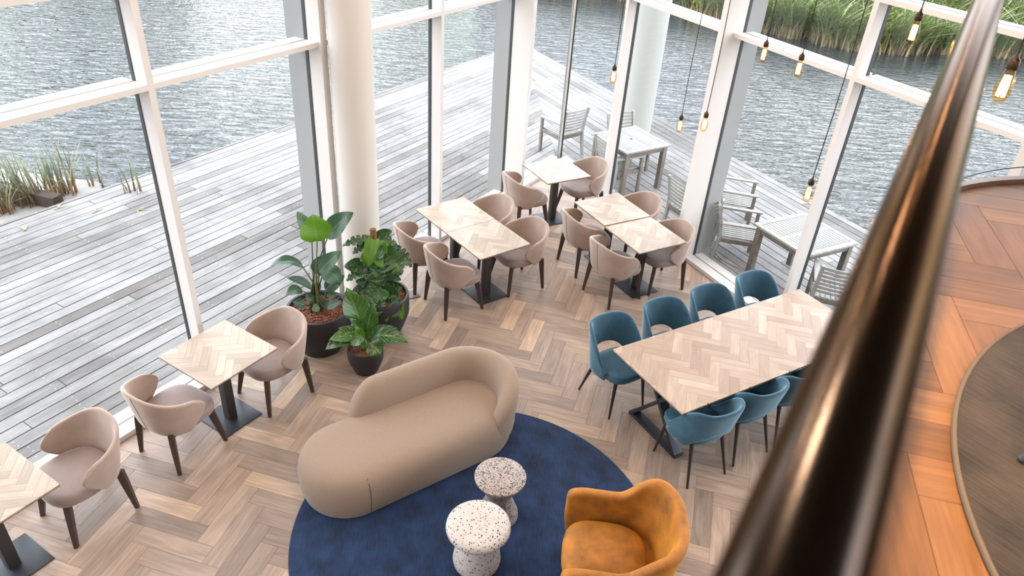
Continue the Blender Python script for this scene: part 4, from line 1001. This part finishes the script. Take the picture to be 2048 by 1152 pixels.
PH = [((290, 745), (188, 484), 150, 5.80, 5.86, 0.1, 0.03), ((335, 815), (388, 600), 110, 5.86, 5.94, 0.1, 0.03), ((312, 840), (205, 700), 62, 5.76, 5.72, 0.5, 0.06), ((312, 890), (245, 765), 66, 5.72, 5.70, 0.6, 0.05), ((270, 880), (30, 940), 96, 5.66, 5.58, 0.6, 0.18),
      ((290, 862), (58, 868), 92, 5.70, 5.62, 0.5, 0.16), ((300, 842), (122, 778), 60, 5.82, 5.82, 0.5, 0.10), ((350, 862), (566, 780), 84, 5.80, 5.80, -0.4, 0.10), ((368, 845), (634, 884), 118, 5.74, 5.70, -0.4, 0.14), ((345, 880), (442, 985), 116, 5.66, 5.58, 0.1, 0.16), ((335, 850), (385, 800), 56, 5.78, 5.80, 0.2, 0.05), ((320, 850), (215, 905), 80, 5.64, 5.58, 0.3, 0.15), ((330, 860), (300, 930), 60, 5.64, 5.60, 0.3, 0.1)]
for i, (a, b_, w_, y0, y1, rl_, ar) in enumerate(PH):
    ang = r2.uniform(0, 6.28)
    add_leaf(P3, a, b_, w_, y0, y1, 'leaf_bright' if i in (3,) else 'leaf_ph', S2, O2, root=(0.03*math.cos(ang), 0.03*math.sin(ang), 0.25), sr=(0.007, 0.005), roll=rl_, arch=ar, fold=0.30, prof='lance')

# ------------------------------------------------------------------ pendant bulbs
bulbs = [((1227, 152), 6.9, 'leftmost pendant bulb hanging beside the corner mullion'), ((1360, 250), 7.2, 'pendant bulb in front of the pane right of the corner mullion'), ((1409, 247), 6.4, 'pendant bulb hanging before the thick window post'),
         ((1528, 107), 6.4, 'pendant bulb just below the transom right of the thick post'), ((1598, 135), 5.8, 'pendant bulb crossing the transom, right of the thick post'), ((1617, 384), 5.4, 'lowest pendant bulb on the longest cord above the teal chairs'), ((1828, 62), 4.6, 'highest pendant bulb left of the handrail'), ((2010, 168), 3.3, 'largest pendant bulb right of the handrail')]
for i, ((px, py), D, lab) in enumerate(bulbs):
    c_ = at_d(px, py, D); e = empty('pendant_lamp', (c_.x, c_.y, c_.z)); tag(e, lab, 'pendant lamp', 'filament bulbs on black cords')
    gl = MB().lathe([(0.003, -0.070), (0.016, -0.066), (0.027, -0.050), (0.032, -0.026), (0.029, 0.004), (0.020, 0.036), (0.0145, 0.056)], 24).obj('bulb', M['bulb'], e, 180)
    for k in range(6):
        a = 2*PI*k/6; MB().tube([(0.010*math.cos(a), 0.010*math.sin(a), 0.030), (0.013*math.cos(a), 0.013*math.sin(a), -0.010), (0.012*math.cos(a+0.5), 0.012*math.sin(a+0.5), -0.045)], 0.0034, 6).obj('filament', M['filament'], gl, 60)
    MB().lathe([(0.017, 0.052), (0.0195, 0.056), (0.0195, 0.084), (0.016, 0.090), (0.007, 0.098), (0.005, 0.110)], 20).obj('socket', M['socket'], e, 40)
    ph = r2.uniform(0, 6); ht = CEIL-c_.z
    MB().tube([(0.010*math.sin(ph+z*2.2)*math.sin(min(1, z)*1.5), 0.010*math.cos(ph+z*1.7)*math.sin(min(1, z)*1.5), 0.108+z) for z in [(ht-0.108)*k/40 for k in range(41)]], 0.0032, 6).obj('cord', M['cord'], e, 60)
    ld = bpy.data.lights.new('bulb_glow', 'POINT'); ld.energy = 4.0; ld.color = (1.0, 0.62, 0.28); ld.shadow_soft_size = 0.012
    lo = bpy.data.objects.new('bulb_glow', ld); col.objects.link(lo); lo.parent = e; lo.location = (0, 0, -0.01)

# ------------------------------------------------------------------ garden furniture on the deck
def garden_chair():
    t = empty('garden_chair')
    W = 0.255
    for sy in (-1, 1):
        MB().box((0.215, sy*W-0.022, 0.0), (0.26, sy*W+0.022, 0.60), 0.004).obj('leg', M['teak_leg'], t, 30)
        # rear leg runs up into the curved back post
        pts = [(-0.30, 0.0), (-0.255, 0.22), (-0.235, 0.42), (-0.262, 0.62), (-0.325, 0.86)]
        mb = MB(); R_ = []
        for x, z in pts: R_.append([(x-0.022, sy*W-0.02, z), (x+0.022, sy*W-0.02, z), (x+0.022, sy*W+0.02, z), (x-0.022, sy*W+0.02, z)])
        mb.rings(R_).obj('back_post', M['teak'], t, 30)
        MB().box((-0.275, sy*W-0.032, 0.600), (0.285, sy*W+0.032, 0.624), 0.006).obj('armrest', M['teak'], t, 30)
        MB().box((-0.24, sy*W-0.014, 0.345), (0.24, sy*W+0.014, 0.405), 0.003).obj('seat_rail', M['teak_leg'], t, 30)
    for x in (-0.24, 0.235): MB().box((x-0.014, -W, 0.345), (x+0.014, W, 0.405), 0.003).obj('cross_rail', M['teak_leg'], t, 30)
    me = MB().box((-0.245, -0.020, -0.008), (0.25, 0.020, 0.008), 0.002).mesh('seat_slat', M['teak'], 30)
    for k in range(8): put('seat_slat', me, t, (0, -0.2065+0.059*k, 0.414))
    me2 = MB().grid(lambda u, v: (-0.022*math.sin(PI*u), lerp(-W, W, u), lerp(-0.016, 0.016, v)), 10, 1).mesh('back_slat', M['teak'], 60)
    mb = MB(); R_ = []
    for k in range(9):
        u = k/8; y = lerp(-W, W, u); xo = -0.022*math.sin(PI*u); R_.append([(xo-0.007, y, -0.017), (xo+0.007, y, -0.017), (xo+0.007, y, 0.017), (xo-0.007, y, 0.017)])
    me2 = mb.rings(R_).mesh('back_slat', M['teak'], 30)
    for k in range(7):
        z = 0.50+0.055*k; x = lerp(-0.245, -0.325, clamp((z-0.45)/0.41)**1.2)
        put('back_slat', me2, t, (x, 0, z))
    return t
gc = garden_chair()
gchairs = [(0.655, 12.13, 132, 'weathered slatted armchair standing alone outside the pointed glass corner'), (1.76, 11.66, 301, 'garden armchair on the canal side of the farther deck table'), (1.52, 10.78, 30, 'garden armchair pushed under the farther deck table with its back to the glass'),
           (2.46, 9.37, 30, 'garden armchair half hidden behind the thick window post'), (3.14, 9.80, -14, 'rear of the two garden armchairs between the deck tables'), (2.95, 8.77, -12, 'garden armchair at the left side of the nearer deck table'), (3.80, 7.42, 73, 'garden armchair seen from behind at the nearer deck table')]
for i, (x, y, a, lab) in enumerate(gchairs):
    o = gc if i == 0 else copy_tree(gc)
    o.location = (x, y, DZ+0.003); o.rotation_euler = (0, 0, rad(a)); tag(o, lab, 'chair', 'weathered teak garden armchairs')
def garden_table():
    t = empty('garden_table'); H = 0.45
    for sx in (-1, 1):
        for sy in (-1, 1): MB().box((sx*(H-0.075)-0.038, sy*(H-0.075)-0.038, 0.0), (sx*(H-0.075)+0.038, sy*(H-0.075)+0.038, 0.715), 0.004).obj('leg', M['teak_leg'], t, 30)
    for s_ in (-1, 1):
        MB().box((-H+0.05, s_*(H-0.06)-0.012, 0.63), (H-0.05, s_*(H-0.06)+0.012, 0.715), 0.002).obj('apron', M['teak_leg'], t, 30)
        MB().box((s_*(H-0.06)-0.012, -H+0.05, 0.63), (s_*(H-0.06)+0.012, H-0.05, 0.715), 0.002).obj('apron', M['teak_leg'], t, 30)
        MB().box((-H, s_*(H-0.04)-0.04, 0.715), (H, s_*(H-0.04)+0.04, 0.742), 0.004).obj('frame_board', M['teak'], t, 30)
        MB().box((s_*(H-0.04)-0.04, -H+0.081, 0.715), (s_*(H-0.04)+0.04, H-0.081, 0.742), 0.004).obj('frame_board', M['teak'], t, 30)
    MB().box((-0.035, -H+0.081, 0.716), (0.035, H-0.081, 0.741), 0.003).obj('frame_board', M['teak'], t, 30)
    me = MB().box((-0.163, -0.0215, 0.718), (0.163, 0.0215, 0.740), 0.002).mesh('top_slat', M['teak'], 30)
    for s_ in (-1, 1):
        for k in range(15): put('top_slat', me, t, (s_*0.2, -0.343+0.049*k, 0))
    MB().lathe([(0.022, 0.741), (0.022, 0.7425)], 20).obj('parasol_hole', M['deck_dark'], t, 30)
    return t
gt = garden_table(); gt.location = (1.69, 11.03, DZ+0.003); gt.rotation_euler = (0, 0, rad(34)); tag(gt, 'square slatted garden table farther along the deck', 'table', 'weathered teak garden tables')
g2 = copy_tree(gt); g2.location = (3.60, 8.21, DZ+0.003); g2.rotation_euler = (0, 0, rad(29.5+90)); tag(g2, 'square slatted garden table on the deck behind the teal chairs', 'table', 'weathered teak garden tables')
cb = [(2.65, 9.05), (2.78, 8.86), (2.92, 8.58), (3.05, 8.36), (3.12, 8.18), (3.28, 7.98), (3.36, 7.75), (3.55, 7.66)]
pts = []
for k in range(len(cb)-1):
    for j in range(6):
        t_ = j/6; x = lerp(cb[k][0], cb[k+1][0], t_); y = lerp(cb[k][1], cb[k+1][1], t_); pts.append((x+0.03*math.sin((k+t_)*3.1), y+0.03*math.cos((k+t_)*2.3), DZ+0.008))
o = MB().tube(pts, 0.005, 6).obj('cable', M['cable'], None, 60); tag(o, 'pale steel cable lying across the deck under the nearer garden table', 'cable')
